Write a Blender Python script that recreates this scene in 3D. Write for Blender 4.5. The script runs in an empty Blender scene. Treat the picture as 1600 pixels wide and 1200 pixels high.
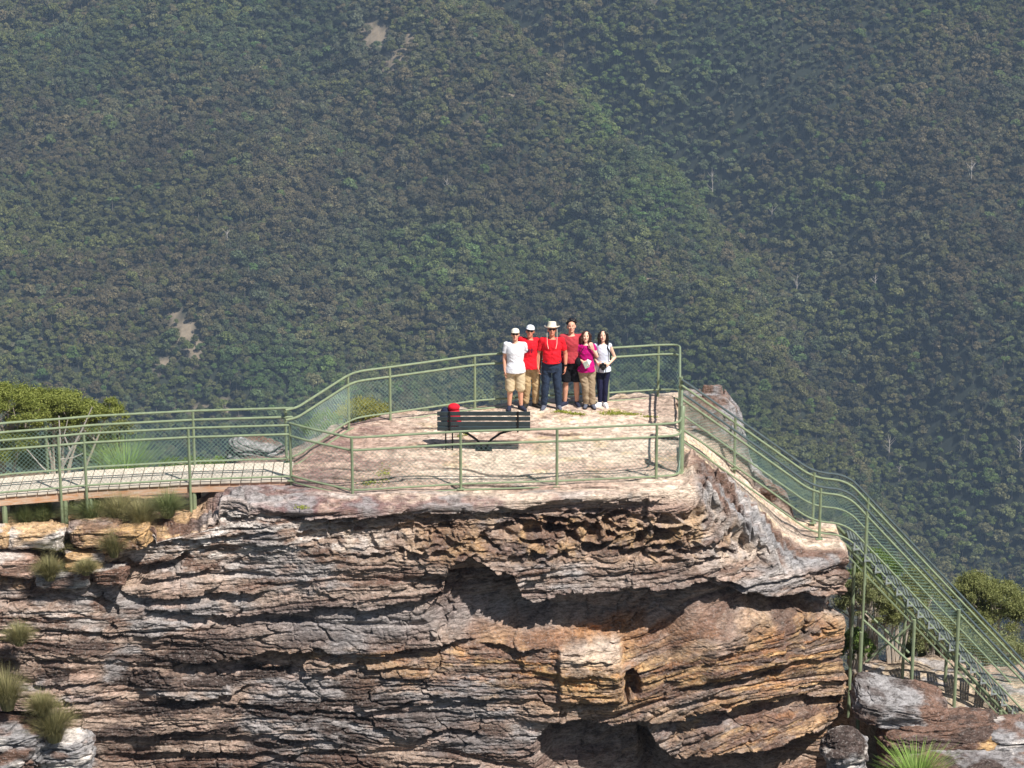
import bpy, bmesh, math, random
import numpy as np
from mathutils import Vector, Matrix
S = bpy.context.scene
COL = S.collection
R = math.radians
rng = np.random.default_rng(7)
random.seed(7)
# ------------------------------------------------------------------ camera
CAM = np.array([0.0, -57.06, 18.54]); PITCH = R(18); FPX = 4500.0
CP, SP = math.cos(PITCH), math.sin(PITCH)
cd = bpy.data.cameras.new('camera'); cam = bpy.data.objects.new('camera', cd); COL.objects.link(cam)
cam.location = CAM; cam.rotation_euler = (math.pi/2 - PITCH, 0, 0)
cd.sensor_width = 36; cd.lens = 36*FPX/1600; cd.clip_end = 20000; cd.clip_start = 0.5
S.camera = cam
def proj(x, y, z):
    dy = y-CAM[1]; dz = z-CAM[2]
    d = dy*CP - dz*SP; u = dy*SP + dz*CP
    return 800+FPX*x/d, 600-FPX*u/d
def W(px, py, z=None, y=None):
    a = (px-800)/FPX; b = -(py-600)/FPX
    d = np.array([a, CP+b*SP, -SP+b*CP])
    t = (z-CAM[2])/d[2] if z is not None else (y-CAM[1])/d[1]
    return Vector(CAM+d*t)
# ------------------------------------------------------------------ noise
def _h(ix, iy, seed):
    h = (ix.astype(np.int64)*374761393 + iy.astype(np.int64)*668265263 + seed*1442695041) & 0xffffffff
    h = ((h ^ (h >> 13))*1274126177) & 0xffffffff
    h = ((h ^ (h >> 16))*2246822519) & 0xffffffff
    return ((h ^ (h >> 15)) & 0xffffff)/16777215.0
def vn(x, y, seed=0):
    x = np.asarray(x, float); y = np.asarray(y, float)
    x, y = np.broadcast_arrays(x, y)
    ix = np.floor(x); iy = np.floor(y); fx = x-ix; fy = y-iy
    fx = fx*fx*(3-2*fx); fy = fy*fy*(3-2*fy)
    a = _h(ix, iy, seed); b = _h(ix+1, iy, seed); c = _h(ix, iy+1, seed); d = _h(ix+1, iy+1, seed)
    return ((a*(1-fx)+b*fx)*(1-fy)+(c*(1-fx)+d*fx)*fy)*2-1
def fbm(x, y, o=4, seed=0, g=0.5):
    r = 0; a = 1; t = 0
    for i in range(o):
        r = r+a*vn(x*2**i+13.7*i, y*2**i+7.1*i, seed+i*17); t += a; a *= g
    return r/t
def worley(x, y, seed=0, jit=0.9):
    ix = np.floor(x); iy = np.floor(y)
    f1 = np.full(x.shape, 9.0); f2 = np.full(x.shape, 9.0); cid = np.zeros(x.shape)
    for dx in (-1, 0, 1):
        for dy in (-1, 0, 1):
            cx = ix+dx; cy = iy+dy
            px = cx+0.5+jit*(_h(cx, cy, seed)-0.5); py = cy+0.5+jit*(_h(cx, cy, seed+5)-0.5)
            d = np.hypot(px-x, py-y); i = _h(cx, cy, seed+9)
            m = d < f1
            f2 = np.where(m, f1, np.minimum(f2, d)); cid = np.where(m, i, cid); f1 = np.where(m, d, f1)
    return f1, f2, cid
def sst(a, b, x):
    t = np.clip((x-a)/(b-a), 0, 1); return t*t*(3-2*t)
# ------------------------------------------------------------------ objects helpers
def tag(o, label=None, cat=None, group=None, kind=None):
    if label: o['label'] = label
    if cat: o['category'] = cat
    if group: o['group'] = group
    if kind: o['kind'] = kind
    return o
def empty(name, loc=(0, 0, 0), rz=0, label=None, cat=None, group=None):
    o = bpy.data.objects.new(name, None); COL.objects.link(o); o.location = loc; o.rotation_euler = (0, 0, rz)
    o.empty_display_size = 0.2
    return tag(o, label, cat, group)
def link(name, me, parent=None):
    o = bpy.data.objects.new(name, me); COL.objects.link(o)
    if parent is not None: o.parent = parent
    return o
def npmesh(name, V, F, mats, parent=None, smooth=False, attrs=None, mi=None, do_link=True):
    V = np.asarray(V, np.float32); F = np.asarray(F, np.int32); k = F.shape[1]
    me = bpy.data.meshes.new(name)
    me.vertices.add(len(V)); me.vertices.foreach_set('co', V.ravel())
    me.loops.add(F.size); me.loops.foreach_set('vertex_index', F.ravel())
    me.polygons.add(len(F)); me.polygons.foreach_set('loop_start', np.arange(0, F.size, k, dtype=np.int32))
    me.polygons.foreach_set('use_smooth', np.full(len(F), smooth, dtype=bool))
    for m in (mats if isinstance(mats, (list, tuple)) else [mats]): me.materials.append(m)
    if mi is not None: me.polygons.foreach_set('material_index', np.asarray(mi, np.int32))
    me.update(calc_edges=True)
    for n, a in (attrs or {}).items():
        a = np.asarray(a, np.float32)
        if a.ndim == 2:
            at = me.color_attributes.new(n, 'FLOAT_COLOR', 'POINT')
            c = np.ones((len(V), 4), np.float32); c[:, :3] = a; at.data.foreach_set('color', c.ravel())
        else:
            at = me.attributes.new(n, 'FLOAT', 'POINT'); at.data.foreach_set('value', a)
    return link(name, me, parent) if do_link else bpy.data.objects.new(name, me)
class MB:
    def __init__(s): s.v = []; s.f = []
    def add(s, vs, fs):
        n = len(s.v); s.v += [tuple(v) for v in vs]; s.f += [tuple(i+n for i in f) for f in fs]; return s
    def box(s, c, sz, M=None):
        c = Vector(c); hx, hy, hz = [a/2 for a in sz]; M = M or Matrix.Identity(3)
        vs = [c+M@Vector((x*hx, y*hy, z*hz)) for z in (-1, 1) for y in (-1, 1) for x in (-1, 1)]
        return s.add(vs, [(0, 2, 3, 1), (4, 5, 7, 6), (0, 1, 5, 4), (2, 6, 7, 3), (0, 4, 6, 2), (1, 3, 7, 5)])
    def tube(s, pts, r, n=8, sq=1.0):
        pts = [Vector(p) for p in pts]; m = len(pts)
        rs = r if isinstance(r, (list, tuple)) else [r]*m
        up = None; rings = []
        for i, p in enumerate(pts):
            t = (pts[min(i+1, m-1)]-pts[max(i-1, 0)]).normalized()
            if up is None:
                up = Vector((0, 0, 1)) if abs(t.z) < .9 else Vector((0, 1, 0))
            a = t.cross(up).normalized(); up = a.cross(t).normalized()
            rings.append([p+(a*math.cos(2*math.pi*k/n)+up*math.sin(2*math.pi*k/n)*sq)*rs[i] for k in range(n)])
        vs = [v for q in rings for v in q]; fs = []
        for i in range(m-1):
            for k in range(n):
                fs.append((i*n+k, i*n+(k+1) % n, (i+1)*n+(k+1) % n, (i+1)*n+k))
        fs.append(tuple(range(n-1, -1, -1))); fs.append(tuple((m-1)*n+k for k in range(n)))
        return s.add(vs, fs)
    def loft(s, secs, n=20):
        """secs: (x, y, z, rx, ry) horizontal ellipses"""
        vs = []; fs = []
        for (x, y, z, rx, ry) in secs:
            for k in range(n):
                a = 2*math.pi*k/n; vs.append((x+rx*math.cos(a), y+ry*math.sin(a), z))
        for i in range(len(secs)-1):
            for k in range(n): fs.append((i*n+k, i*n+(k+1) % n, (i+1)*n+(k+1) % n, (i+1)*n+k))
        fs.append(tuple(range(n-1, -1, -1))); fs.append(tuple((len(secs)-1)*n+k for k in range(n)))
        return s.add(vs, fs)
    def ell(s, c, rad, M=None, nu=14, nv=9):
        c = Vector(c); M = M or Matrix.Identity(3); vs = []; fs = []
        for j in range(nv+1):
            th = math.pi*j/nv
            for k in range(nu):
                ph = 2*math.pi*k/nu
                vs.append(c+M@Vector((rad[0]*math.sin(th)*math.cos(ph), rad[1]*math.sin(th)*math.sin(ph), -rad[2]*math.cos(th))))
        for j in range(nv):
            for k in range(nu): fs.append((j*nu+k, j*nu+(k+1) % nu, (j+1)*nu+(k+1) % nu, (j+1)*nu+k))
        return s.add(vs, fs)
    def mesh(s, name, mat, smooth=True):
        me = bpy.data.meshes.new(name); me.from_pydata(s.v, [], s.f); me.update()
        bm = bmesh.new(); bm.from_mesh(me); bmesh.ops.remove_doubles(bm, verts=bm.verts, dist=1e-6)
        bmesh.ops.recalc_face_normals(bm, faces=bm.faces); bm.to_mesh(me); bm.free()
        if mat: me.materials.append(mat)
        for p in me.polygons: p.use_smooth = smooth
        return me
    def build(s, name, mat, parent=None, smooth=True, bevel=0):
        o = link(name, s.mesh(name, mat, smooth), parent)
        if smooth:
            try: o.data.set_sharp_from_angle(angle=R(40))
            except Exception: pass
        if bevel:
            m = o.modifiers.new('bevel', 'BEVEL'); m.width = bevel; m.segments = 2; m.limit_method = 'ANGLE'
        return o
def fillet(pts, r=0.18, n=6):
    pts = [Vector(p) for p in pts]; out = [pts[0]]
    for i in range(1, len(pts)-1):
        a, b, c = pts[i-1], pts[i], pts[i+1]
        d1 = min(r, (a-b).length*.45); d2 = min(r, (c-b).length*.45)
        p = b+(a-b).normalized()*d1; q = b+(c-b).normalized()*d2
        for k in range(n+1):
            t = k/n; out.append(p*(1-t)**2+b*2*t*(1-t)+q*t*t)
    out.append(pts[-1]); return out
# ------------------------------------------------------------------ materials
def lin(r, g, b): return tuple((c/255/12.92 if c/255 <= .04045 else ((c/255+.055)/1.055)**2.4) for c in (r, g, b))
def newmat(name):
    m = bpy.data.materials.new(name); m.use_nodes = True; nt = m.node_tree
    return m, nt, nt.nodes['Principled BSDF']
def N(nt, typ, **kw):
    n = nt.nodes.new(typ)
    for k, v in kw.items():
        if k.startswith('i_'): n.inputs[k[2:].replace('_', ' ')].default_value = v
        else: setattr(n, k, v)
    return n
def mat(name, col, rough=.7, metal=0, var=.15, scale=20, bump=0, col2=None, spec=.4, stretch=None, trans=0):
    m, nt, b = newmat(name); L = nt.links.new
    tc = N(nt, 'ShaderNodeTexCoord'); mp = N(nt, 'ShaderNodeMapping')
    if stretch: mp.inputs['Scale'].default_value = stretch
    L(tc.outputs['Object'], mp.inputs['Vector'])
    no = N(nt, 'ShaderNodeTexNoise', i_Scale=scale, i_Detail=5.0, i_Roughness=.6); L(mp.outputs[0], no.inputs['Vector'])
    cr = N(nt, 'ShaderNodeValToRGB'); L(no.outputs[0], cr.inputs[0])
    c = Vector(col); c2 = Vector(col2) if col2 else c*(1+var)
    c1 = c if col2 else c*(1-var)
    cr.color_ramp.elements[0].position = .32; cr.color_ramp.elements[1].position = .68
    cr.color_ramp.elements[0].color = (*c1, 1); cr.color_ramp.elements[1].color = (*c2, 1)
    L(cr.outputs[0], b.inputs['Base Color'])
    b.inputs['Roughness'].default_value = rough; b.inputs['Metallic'].default_value = metal
    b.inputs['Specular IOR Level'].default_value = spec
    if bump:
        bu = N(nt, 'ShaderNodeBump', i_Strength=1.0, i_Distance=bump); L(no.outputs[0], bu.inputs['Height']); L(bu.outputs[0], b.inputs['Normal'])
    return m
def leafmat(name, col, col2, attr=None, rough=.6, trans=.25):
    """leaves: colour varies per leaf island, a part of the light passes through"""
    m, nt, b = newmat(name); L = nt.links.new
    ge = N(nt, 'ShaderNodeNewGeometry')
    mx = N(nt, 'ShaderNodeMix', data_type='RGBA')
    L(ge.outputs['Random Per Island'], mx.inputs[0]); mx.inputs[6].default_value = (*col, 1); mx.inputs[7].default_value = (*col2, 1)
    out = mx.outputs[2]
    if attr:
        at = N(nt, 'ShaderNodeAttribute', attribute_name=attr, attribute_type='INSTANCER')
        mu = N(nt, 'ShaderNodeMix', data_type='RGBA', blend_type='MULTIPLY'); mu.inputs[0].default_value = 1
        L(out, mu.inputs[6]); L(at.outputs['Vector'], mu.inputs[7]); out = mu.outputs[2]
    L(out, b.inputs['Base Color']); b.inputs['Roughness'].default_value = rough; b.inputs['Specular IOR Level'].default_value = .25
    tr = N(nt, 'ShaderNodeBsdfTranslucent'); L(out, tr.inputs['Color'])
    ms = N(nt, 'ShaderNodeMixShader'); ms.inputs[0].default_value = trans
    L(b.outputs[0], ms.inputs[1]); L(tr.outputs[0], ms.inputs[2]); L(ms.outputs[0], nt.nodes['Material Output'].inputs['Surface'])
    return m
def rockmat(name, sc=1.0, dark=lin(70, 58, 52)):
    """vertex colour of the rock type, with grain, streaks along the beds, lichen and bump"""
    m, nt, b = newmat(name); L = nt.links.new
    at = N(nt, 'ShaderNodeAttribute', attribute_name='col')
    ge = N(nt, 'ShaderNodeNewGeometry')
    mp = N(nt, 'ShaderNodeMapping'); mp.inputs['Scale'].default_value = (1, 1, 4.0); L(ge.outputs['Position'], mp.inputs['Vector'])
    n1 = N(nt, 'ShaderNodeTexNoise', i_Scale=7*sc, i_Detail=9.0, i_Roughness=.68, i_Distortion=.6); L(mp.outputs[0], n1.inputs['Vector'])
    n2 = N(nt, 'ShaderNodeTexNoise', i_Scale=22*sc, i_Detail=6.0, i_Roughness=.7); L(ge.outputs['Position'], n2.inputs['Vector'])
    n3 = N(nt, 'ShaderNodeTexNoise', i_Scale=60*sc, i_Detail=3.0, i_Roughness=.7); L(ge.outputs['Position'], n3.inputs['Vector'])
    r1 = N(nt, 'ShaderNodeValToRGB'); r1.color_ramp.elements[0].position = .36; r1.color_ramp.elements[1].position = .62
    r1.color_ramp.elements[0].color = (.36, .34, .32, 1); r1.color_ramp.elements[1].color = (1.35, 1.33, 1.3, 1); L(n1.outputs[0], r1.inputs[0])
    m1 = N(nt, 'ShaderNodeMix', data_type='RGBA', blend_type='MULTIPLY'); m1.inputs[0].default_value = .95
    L(at.outputs['Color'], m1.inputs[6]); L(r1.outputs[0], m1.inputs[7])
    r2 = N(nt, 'ShaderNodeValToRGB'); r2.color_ramp.elements[0].position = .54; r2.color_ramp.elements[1].position = .66; L(n2.outputs[0], r2.inputs[0])
    lf = N(nt, 'ShaderNodeMath', operation='MULTIPLY'); L(r2.outputs[0], lf.inputs[0]); lf.inputs[1].default_value = .42
    m2 = N(nt, 'ShaderNodeMix', data_type='RGBA'); L(lf.outputs[0], m2.inputs[0]); L(m1.outputs[2], m2.inputs[6]); m2.inputs[7].default_value = (*lin(196, 190, 184), 1)
    r3 = N(nt, 'ShaderNodeValToRGB'); r3.color_ramp.elements[0].position = .36; r3.color_ramp.elements[1].position = .44
    r3.color_ramp.elements[0].color = (.45, .42, .4, 1); r3.color_ramp.elements[1].color = (1, 1, 1, 1); L(n3.outputs[0], r3.inputs[0])
    m3 = N(nt, 'ShaderNodeMix', data_type='RGBA', blend_type='MULTIPLY'); m3.inputs[0].default_value = .6
    L(m2.outputs[2], m3.inputs[6]); L(r3.outputs[0], m3.inputs[7])
    L(m3.outputs[2], b.inputs['Base Color']); b.inputs['Roughness'].default_value = .9; b.inputs['Specular IOR Level'].default_value = .2
    ad = N(nt, 'ShaderNodeMath', operation='MULTIPLY_ADD'); L(n1.outputs[0], ad.inputs[0]); ad.inputs[1].default_value = 2.2; L(n2.outputs[0], ad.inputs[2])
    bu = N(nt, 'ShaderNodeBump', i_Strength=1.0, i_Distance=.034); L(ad.outputs[0], bu.inputs['Height']); L(bu.outputs[0], b.inputs['Normal'])
    return m
M = {}
M['rock'] = rockmat('sandstone')
M['rail'] = mat('sage_green_paint', lin(126, 138, 108), .45, 0, .16, 9, spec=.5)
M['rail_grey'] = mat('galvanised_handrail', lin(104, 116, 116), .35, .6, .15, 9)
M['wire'] = mat('green_coated_wire', lin(122, 148, 134), .4, .1, .2, 4)
M['bracket'] = mat('bright_galvanised_steel', lin(186, 194, 192), .35, .5, .15, 14)
M['tread'] = mat('galvanised_tread', lin(120, 128, 122), .5, .4, .2, 14)
M['deck'] = mat('pale_concrete_boards', lin(200, 188, 172), .85, 0, .2, 6, .003)
M['timber'] = mat('weathered_timber', lin(188, 134, 92), .75, 0, .2, 3, .003, col2=lin(196, 178, 160), stretch=(1, 6, 12))
M['bench_slat'] = mat('bench_slat_green', lin(46, 58, 62), .45, 0, .2, 12)
M['bench_iron'] = mat('bench_iron', lin(24, 26, 28), .4, .3, .2, 20)
M['skin'] = mat('skin', lin(214, 160, 134), .55, 0, .06, 15)
M['skin_tan'] = mat('skin_tanned', lin(196, 132, 106), .55, 0, .08, 15)
M['skin_pale'] = mat('skin_pale', lin(226, 182, 158), .55, 0, .06, 15)
M['bark'] = mat('pale_bark', lin(176, 164, 150), .85, 0, .3, 9, .01, stretch=(1, 1, .2))
M['darkbark'] = mat('dark_bark', lin(84, 72, 64), .9, 0, .3, 9, .01)
def cloth(name, c, var=.1, rough=.85): return mat(name, lin(*c), rough, 0, var, 16, .004, spec=.2)
HAZE = 0.000125
# ------------------------------------------------------------------ far hills and forest
def hill_z(x, y):
    x = np.asarray(x, float); y = np.asarray(y, float)
    base = np.interp(y, [-400, -75, -55, -14, 9, 40, 150, 700, 950, 1050, 1500, 1900, 2600, 5000],
                     [-60, -30, -14, -14, -14, -45, -140, -395, -412, -402, -250, -110, 60, 500])
    a = sst(850, 1150, y)
    # gully running up the slope, right of the middle, between a long left spur and the right flank
    gx = np.interp(y, [900, 1100, 1200, 1290, 1390, 1480, 1600, 1900], [215, 190, 152, 130, 60, -40, -200, -480])+14*vn(y/60, 0*y, 12)
    d = x-gx
    z = base-a*66*np.exp(-(d/50)**2)+a*34*np.exp(-((d+90)/55)**2)+a*34*np.clip((d-40)/160, 0, 1.6)-a*20*np.clip((-d-150)/260, 0, 1.5)
    g3 = np.interp(y, [900, 1150, 1300, 1500, 1900], [60, 40, 10, -60, -200])+12*vn(y/50, 0*y, 13)
    z = z-a*16*np.exp(-((x-g3-0*y)/26)**2)*sst(1420, 1250, y)
    z = z + a*(30*fbm(x/150+3, y/170, 3, 4) + 11*fbm(x/44, y/56, 3, 21))
    g2 = np.interp(y, [900, 1150, 1300, 1500, 2000], [-60, -20, -70, -130, -200])
    z = z - a*15*np.exp(-((x-g2)/35)**2)
    return z
xs = np.unique(np.concatenate([np.linspace(-2600, -420, 50), np.linspace(-420, 420, 211), np.linspace(420, 2600, 50)]))
ys = np.unique(np.concatenate([np.linspace(-400, 900, 90), np.linspace(900, 1900, 251), np.linspace(1900, 5000, 60)]))
X, Y = np.meshgrid(xs, ys, indexing='ij'); Z = hill_z(X, Y)
near = (np.abs(X) < 40) & (Y < 10)
Z = np.where(near, np.minimum(Z, -14), Z)
# bare scars in pixel coordinates of the photographed slope
SCARS = [(268, 490, 16, 12), (292, 520, 20, 16), (310, 560, 14, 22), (255, 575, 14, 14), (585, 60, 34, 22), (620, 95, 25, 18), (575, 100, 20, 14), (1008, 12, 26, 12),
         (790, 150, 30, 8), (1056, 450, 6, 6), (1030, 512, 10, 8), (335, 640, 60, 9), (1018, 437, 12, 8), (640, 60, 14, 14), (735, 190, 18, 8)]
def scar(x, y, z):
    u, v = proj(x, y, z); s = np.zeros(u.shape)
    for (cu, cv, ru, rv) in SCARS: s = np.maximum(s, np.exp(-((u-cu)/(ru*1.35))**2-((v-cv)/(rv*1.35))**2))
    return s*(.85+.7*fbm(x/9, y/12, 3, 77)), u, v
sc_, _, _ = scar(X, Y, Z)
soil = np.array(lin(40, 48, 30)); tan = np.array(lin(178, 160, 136))
colr = soil+(tan-soil)*(sst(.4, .62, sc_)*(.75+.25*fbm(X/3, Y/3, 2, 78)))[..., None]
nx, ny = len(xs), len(ys)
I = np.arange(nx*ny).reshape(nx, ny)
F = np.stack([I[:-1, :-1], I[1:, :-1], I[1:, 1:], I[:-1, 1:]], -1).reshape(-1, 4)
hm, nt, b = newmat('forest_soil'); at = N(nt, 'ShaderNodeAttribute', attribute_name='col')
no = N(nt, 'ShaderNodeTexNoise', i_Scale=.5, i_Detail=9.0, i_Roughness=.75); ge = N(nt, 'ShaderNodeNewGeometry'); nt.links.new(ge.outputs['Position'], no.inputs['Vector'])
mu = N(nt, 'ShaderNodeMix', data_type='RGBA', blend_type='MULTIPLY'); mu.inputs[0].default_value = .8
nt.links.new(at.outputs['Color'], mu.inputs[6]); nt.links.new(no.outputs[0], mu.inputs[7]); nt.links.new(mu.outputs[2], b.inputs['Base Color']); b.inputs['Roughness'].default_value = .95
hills = npmesh('hills', np.stack([X.ravel(), Y.ravel(), Z.ravel()], 1), F, hm, attrs={'col': colr.reshape(-1, 3)})
tag(hills, 'forested hillside rising behind the rock', 'hillside', kind='structure')
# tree kinds
def quads(c, a, b):
    """leaf quads: centres c, half axes a, b"""
    n = len(c); V = np.stack([c-a-b*.35, c+a*.1-b, c+a+b*.35, c-a*.1+b], 1).reshape(-1, 3)
    return V, np.arange(4*n).reshape(n, 4)
def unit(v): return v/np.maximum(np.linalg.norm(v, axis=1, keepdims=True), 1e-9)
def leaves(c, size, rg, asp=.5, flat=.5, out=None):
    n = len(c); nrm = rg.normal(size=(n, 3)); nrm[:, 2] += flat*2
    if out is not None: nrm += out*1.2
    nrm = unit(nrm); t = unit(np.cross(nrm, rg.normal(size=(n, 3)))); s = np.cross(nrm, t)
    sz = (size*rg.uniform(.6, 1.35, n))[:, None]
    return quads(c, t*sz, s*sz*asp)
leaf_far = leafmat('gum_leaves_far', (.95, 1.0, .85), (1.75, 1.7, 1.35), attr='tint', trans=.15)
vari = bpy.data.collections.new('tree_kinds')
trunk_far = mat('trunk_far', lin(112, 104, 92), .9, 0, .2, 1)
def far_tree(k):
    rg = np.random.default_rng(100+k); cs = []; outs = []
    nb = rg.integers(5, 10); Rr = 3.9
    for i in range(nb):
        a = rg.uniform(0, 6.28); r = Rr*math.sqrt(rg.uniform(0, 1))*.72
        c = np.array([r*math.cos(a), r*math.sin(a), 4.6+(1-(r/Rr)**2)*3.6+rg.uniform(-2.6, .6)])
        rad = rg.uniform(1.3, 2.3)
        n = int(28*rad*rad); d = unit(rg.normal(size=(n, 3))); d[:, 2] = np.abs(d[:, 2])*1.1-.35
        q = c+d*np.array([rad, rad, rad*.72])*rg.uniform(.86, 1.06, (n, 1)); cs.append(q); outs.append(d)
    c = np.concatenate(cs); o = np.concatenate(outs)
    V, Fq = leaves(c, .55, rg, .62, 0, o*1.3)
    mb = MB(); mb.tube([(0, 0, -3), (.2, .1, 4), (.1, -.2, 9)], [.2, .15, .08], 5)
    for i in range(2):
        a = rg.uniform(0, 6.28); mb.tube([(.2, .1, 4.5+i*.6), (1.1*math.cos(a), 1.1*math.sin(a), 7), (2*math.cos(a), 2*math.sin(a), 9)], [.12, .09, .05], 4)
    tv = np.array(mb.v); tf = [f for f in mb.f if len(f) == 4]
    V2 = np.concatenate([V, tv]); F2 = np.concatenate([Fq, np.array(tf)+len(V)])
    mi = np.concatenate([np.zeros(len(Fq)), np.ones(len(tf))])
    o = npmesh('tree_kind_%02d' % k, V2, F2, [leaf_far, trunk_far], mi=mi, do_link=False); vari.objects.link(o)
NK = 9
for k in range(NK): far_tree(k)
# tree positions
sp = 2.75
gx, gy = np.meshgrid(np.arange(-390, 390, sp), np.arange(830, 1900, sp*1.06), indexing='ij')
gx = gx+rng.uniform(-.48, .48, gx.shape)*sp; gy = gy+rng.uniform(-.48, .48, gy.shape)*sp*1.06
gx = gx.ravel(); gy = gy.ravel(); gz = hill_z(gx, gy); scv, uu, vv = scar(gx, gy, gz)
keep = (uu > -150) & (uu < 1750) & (vv > -130) & (vv < 1400) & (scv < .40+rng.uniform(-.12, .75, len(gx)))
gx, gy, gz, uu, vv, scv = [a[keep] for a in (gx, gy, gz, uu, vv, scv)]
n = len(gx)
print('forest trees', n)
olive = np.array([.086, .094, .034]); brown = np.array([.098, .080, .050]); blue = np.array([.038, .070, .046]); green = np.array([.062, .118, .030]); grey = np.array([.085, .090, .070])
p1 = fbm(gx/75, gy/75, 4, 31)*1.4+rng.normal(0, .38, n); p2 = fbm(gx/55+9, gy/70, 4, 41)*1.4+rng.normal(0, .38, n)
tint = olive+(brown-olive)*sst(-.15, .45, p1)[:, None]
tint = tint+(blue-tint)*(sst(.0, .6, p2)*.6)[:, None]
tint = tint+(grey-tint)*(sst(.35, .8, fbm(gx/40, gy/40, 3, 51)+rng.normal(0, .3, n))*.6)[:, None]
dry = np.zeros(n)  # dry: shadow bands across the slope, painted into the tree tint as darker brown
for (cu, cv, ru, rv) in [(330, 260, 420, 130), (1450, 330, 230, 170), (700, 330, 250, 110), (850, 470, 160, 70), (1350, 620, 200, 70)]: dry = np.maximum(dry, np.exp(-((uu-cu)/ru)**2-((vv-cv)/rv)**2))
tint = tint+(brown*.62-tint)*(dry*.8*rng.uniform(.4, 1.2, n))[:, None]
gm = np.zeros(n)
for (cu, cv, ru, rv) in [(1030, 320, 65, 60), (1130, 300, 60, 30), (960, 130, 50, 60), (940, 200, 50, 50), (1160, 660, 40, 50), (1110, 620, 30, 30), (440, 590, 200, 60), (1050, 600, 90, 40), (1500, 780, 120, 120), (700, 420, 200, 60), (1250, 330, 100, 40)]:
    gm = np.maximum(gm, np.exp(-((uu-cu)/ru)**2-((vv-cv)/rv)**2))
tint = tint+(green-tint)*np.clip(gm*.62*rng.uniform(.3, 1.2, n), 0, 1)[:, None]
tint = tint*rng.uniform(.60, 1.35, n)[:, None]*(1+.35*fbm(gx/28, gy/34, 3, 71))[:, None]
tint = tint+(green*1.25-tint)*((rng.uniform(0, 1, n) < .03)*.5)[:, None]
me = bpy.data.meshes.new('forest'); me.vertices.add(n); me.vertices.foreach_set('co', np.stack([gx, gy, gz], 1).astype(np.float32).ravel())
def vattr(nm, typ, fld, a): q = me.attributes.new(nm, typ, 'POINT'); q.data.foreach_set(fld, np.ascontiguousarray(a).ravel())
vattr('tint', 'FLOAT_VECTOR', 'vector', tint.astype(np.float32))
vattr('rotz', 'FLOAT_VECTOR', 'vector', np.stack([rng.uniform(-.08, .08, n), rng.uniform(-.08, .08, n), rng.uniform(0, 6.28, n)], 1).astype(np.float32))
sc0 = rng.uniform(.33, .66, n)*(1+.3*fbm(gx/60, gy/60, 2, 61))*(1+.55*(rng.uniform(0, 1, n) < .13))
vattr('sca', 'FLOAT_VECTOR', 'vector', np.stack([sc0, sc0, sc0*rng.uniform(.85, 1.25, n)], 1).astype(np.float32))
vattr('kindi', 'INT', 'value', rng.integers(0, NK, n).astype(np.int32))
forest = link('forest', me); tag(forest, 'dense gum tree forest covering the whole hillside', 'forest', kind='stuff')
ng = bpy.data.node_groups.new('forest_scatter', 'GeometryNodeTree')
ng.interface.new_socket('Geometry', in_out='INPUT', socket_type='NodeSocketGeometry'); ng.interface.new_socket('Geometry', in_out='OUTPUT', socket_type='NodeSocketGeometry')
gi = ng.nodes.new('NodeGroupInput'); go = ng.nodes.new('NodeGroupOutput'); ip = ng.nodes.new('GeometryNodeInstanceOnPoints')
ci = ng.nodes.new('GeometryNodeCollectionInfo'); ci.inputs['Collection'].default_value = vari; ci.inputs['Separate Children'].default_value = True; ci.inputs['Reset Children'].default_value = True
ip.inputs['Pick Instance'].default_value = True
def na(nm, t): q = ng.nodes.new('GeometryNodeInputNamedAttribute'); q.data_type = t; q.inputs['Name'].default_value = nm; return [s for s in q.outputs if s.enabled and s.name == 'Attribute'][0]
LK = ng.links.new
LK(gi.outputs[0], ip.inputs['Points']); LK(ci.outputs[0], ip.inputs['Instance']); LK(na('kindi', 'INT'), ip.inputs['Instance Index'])
e2r = ng.nodes.new('FunctionNodeEulerToRotation'); LK(na('rotz', 'FLOAT_VECTOR'), e2r.inputs[0]); LK(e2r.outputs[0], ip.inputs['Rotation'])
LK(na('sca', 'FLOAT_VECTOR'), ip.inputs['Scale']); LK(ip.outputs[0], go.inputs[0])
forest.modifiers.new('scatter', 'NODES').node_group = ng
# pale bare trees that stand out of the canopy
deadm = mat('dead_wood', lin(170, 162, 152), .9, 0, .1, 1)
DEAD = [(1112, 302, 'forked white tree standing in the dark gully right of centre', 1.7), (355, 378, 'small white crooked tree on the left slope', 1.1), (452, 380, 'low pale leaning tree on the left slope', 1.0),
        (1516, 280, 'tall pale trunk high on the right slope', 1.4), (1205, 345, 'pale forked tree between the green gully and right slope', 1.3), (1388, 705, 'white forked tree on the lower right slope', 1.2),
        (1404, 740, 'short pale tree on the lower right slope', .9), (1366, 445, 'pale bent tree below the middle of the right slope', 1.0), (698, 300, 'pale upright tree above the group of people', 1.2), (1592, 710, 'bright bare tree at the right edge of the slope', 1.3),
        (1244, 445, 'pale thin tree above the stair railing', 1.0)]
def slope_pt(u, v):
    a = (u-800)/FPX; b = -(v-600)/FPX; d = np.array([a, CP+b*SP, -SP+b*CP]); t = np.linspace(850, 2500, 4000)
    P = CAM[None]+d[None]*t[:, None]; below = P[:, 2] < hill_z(P[:, 0], P[:, 1]); return P[np.argmax(below)]
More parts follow.
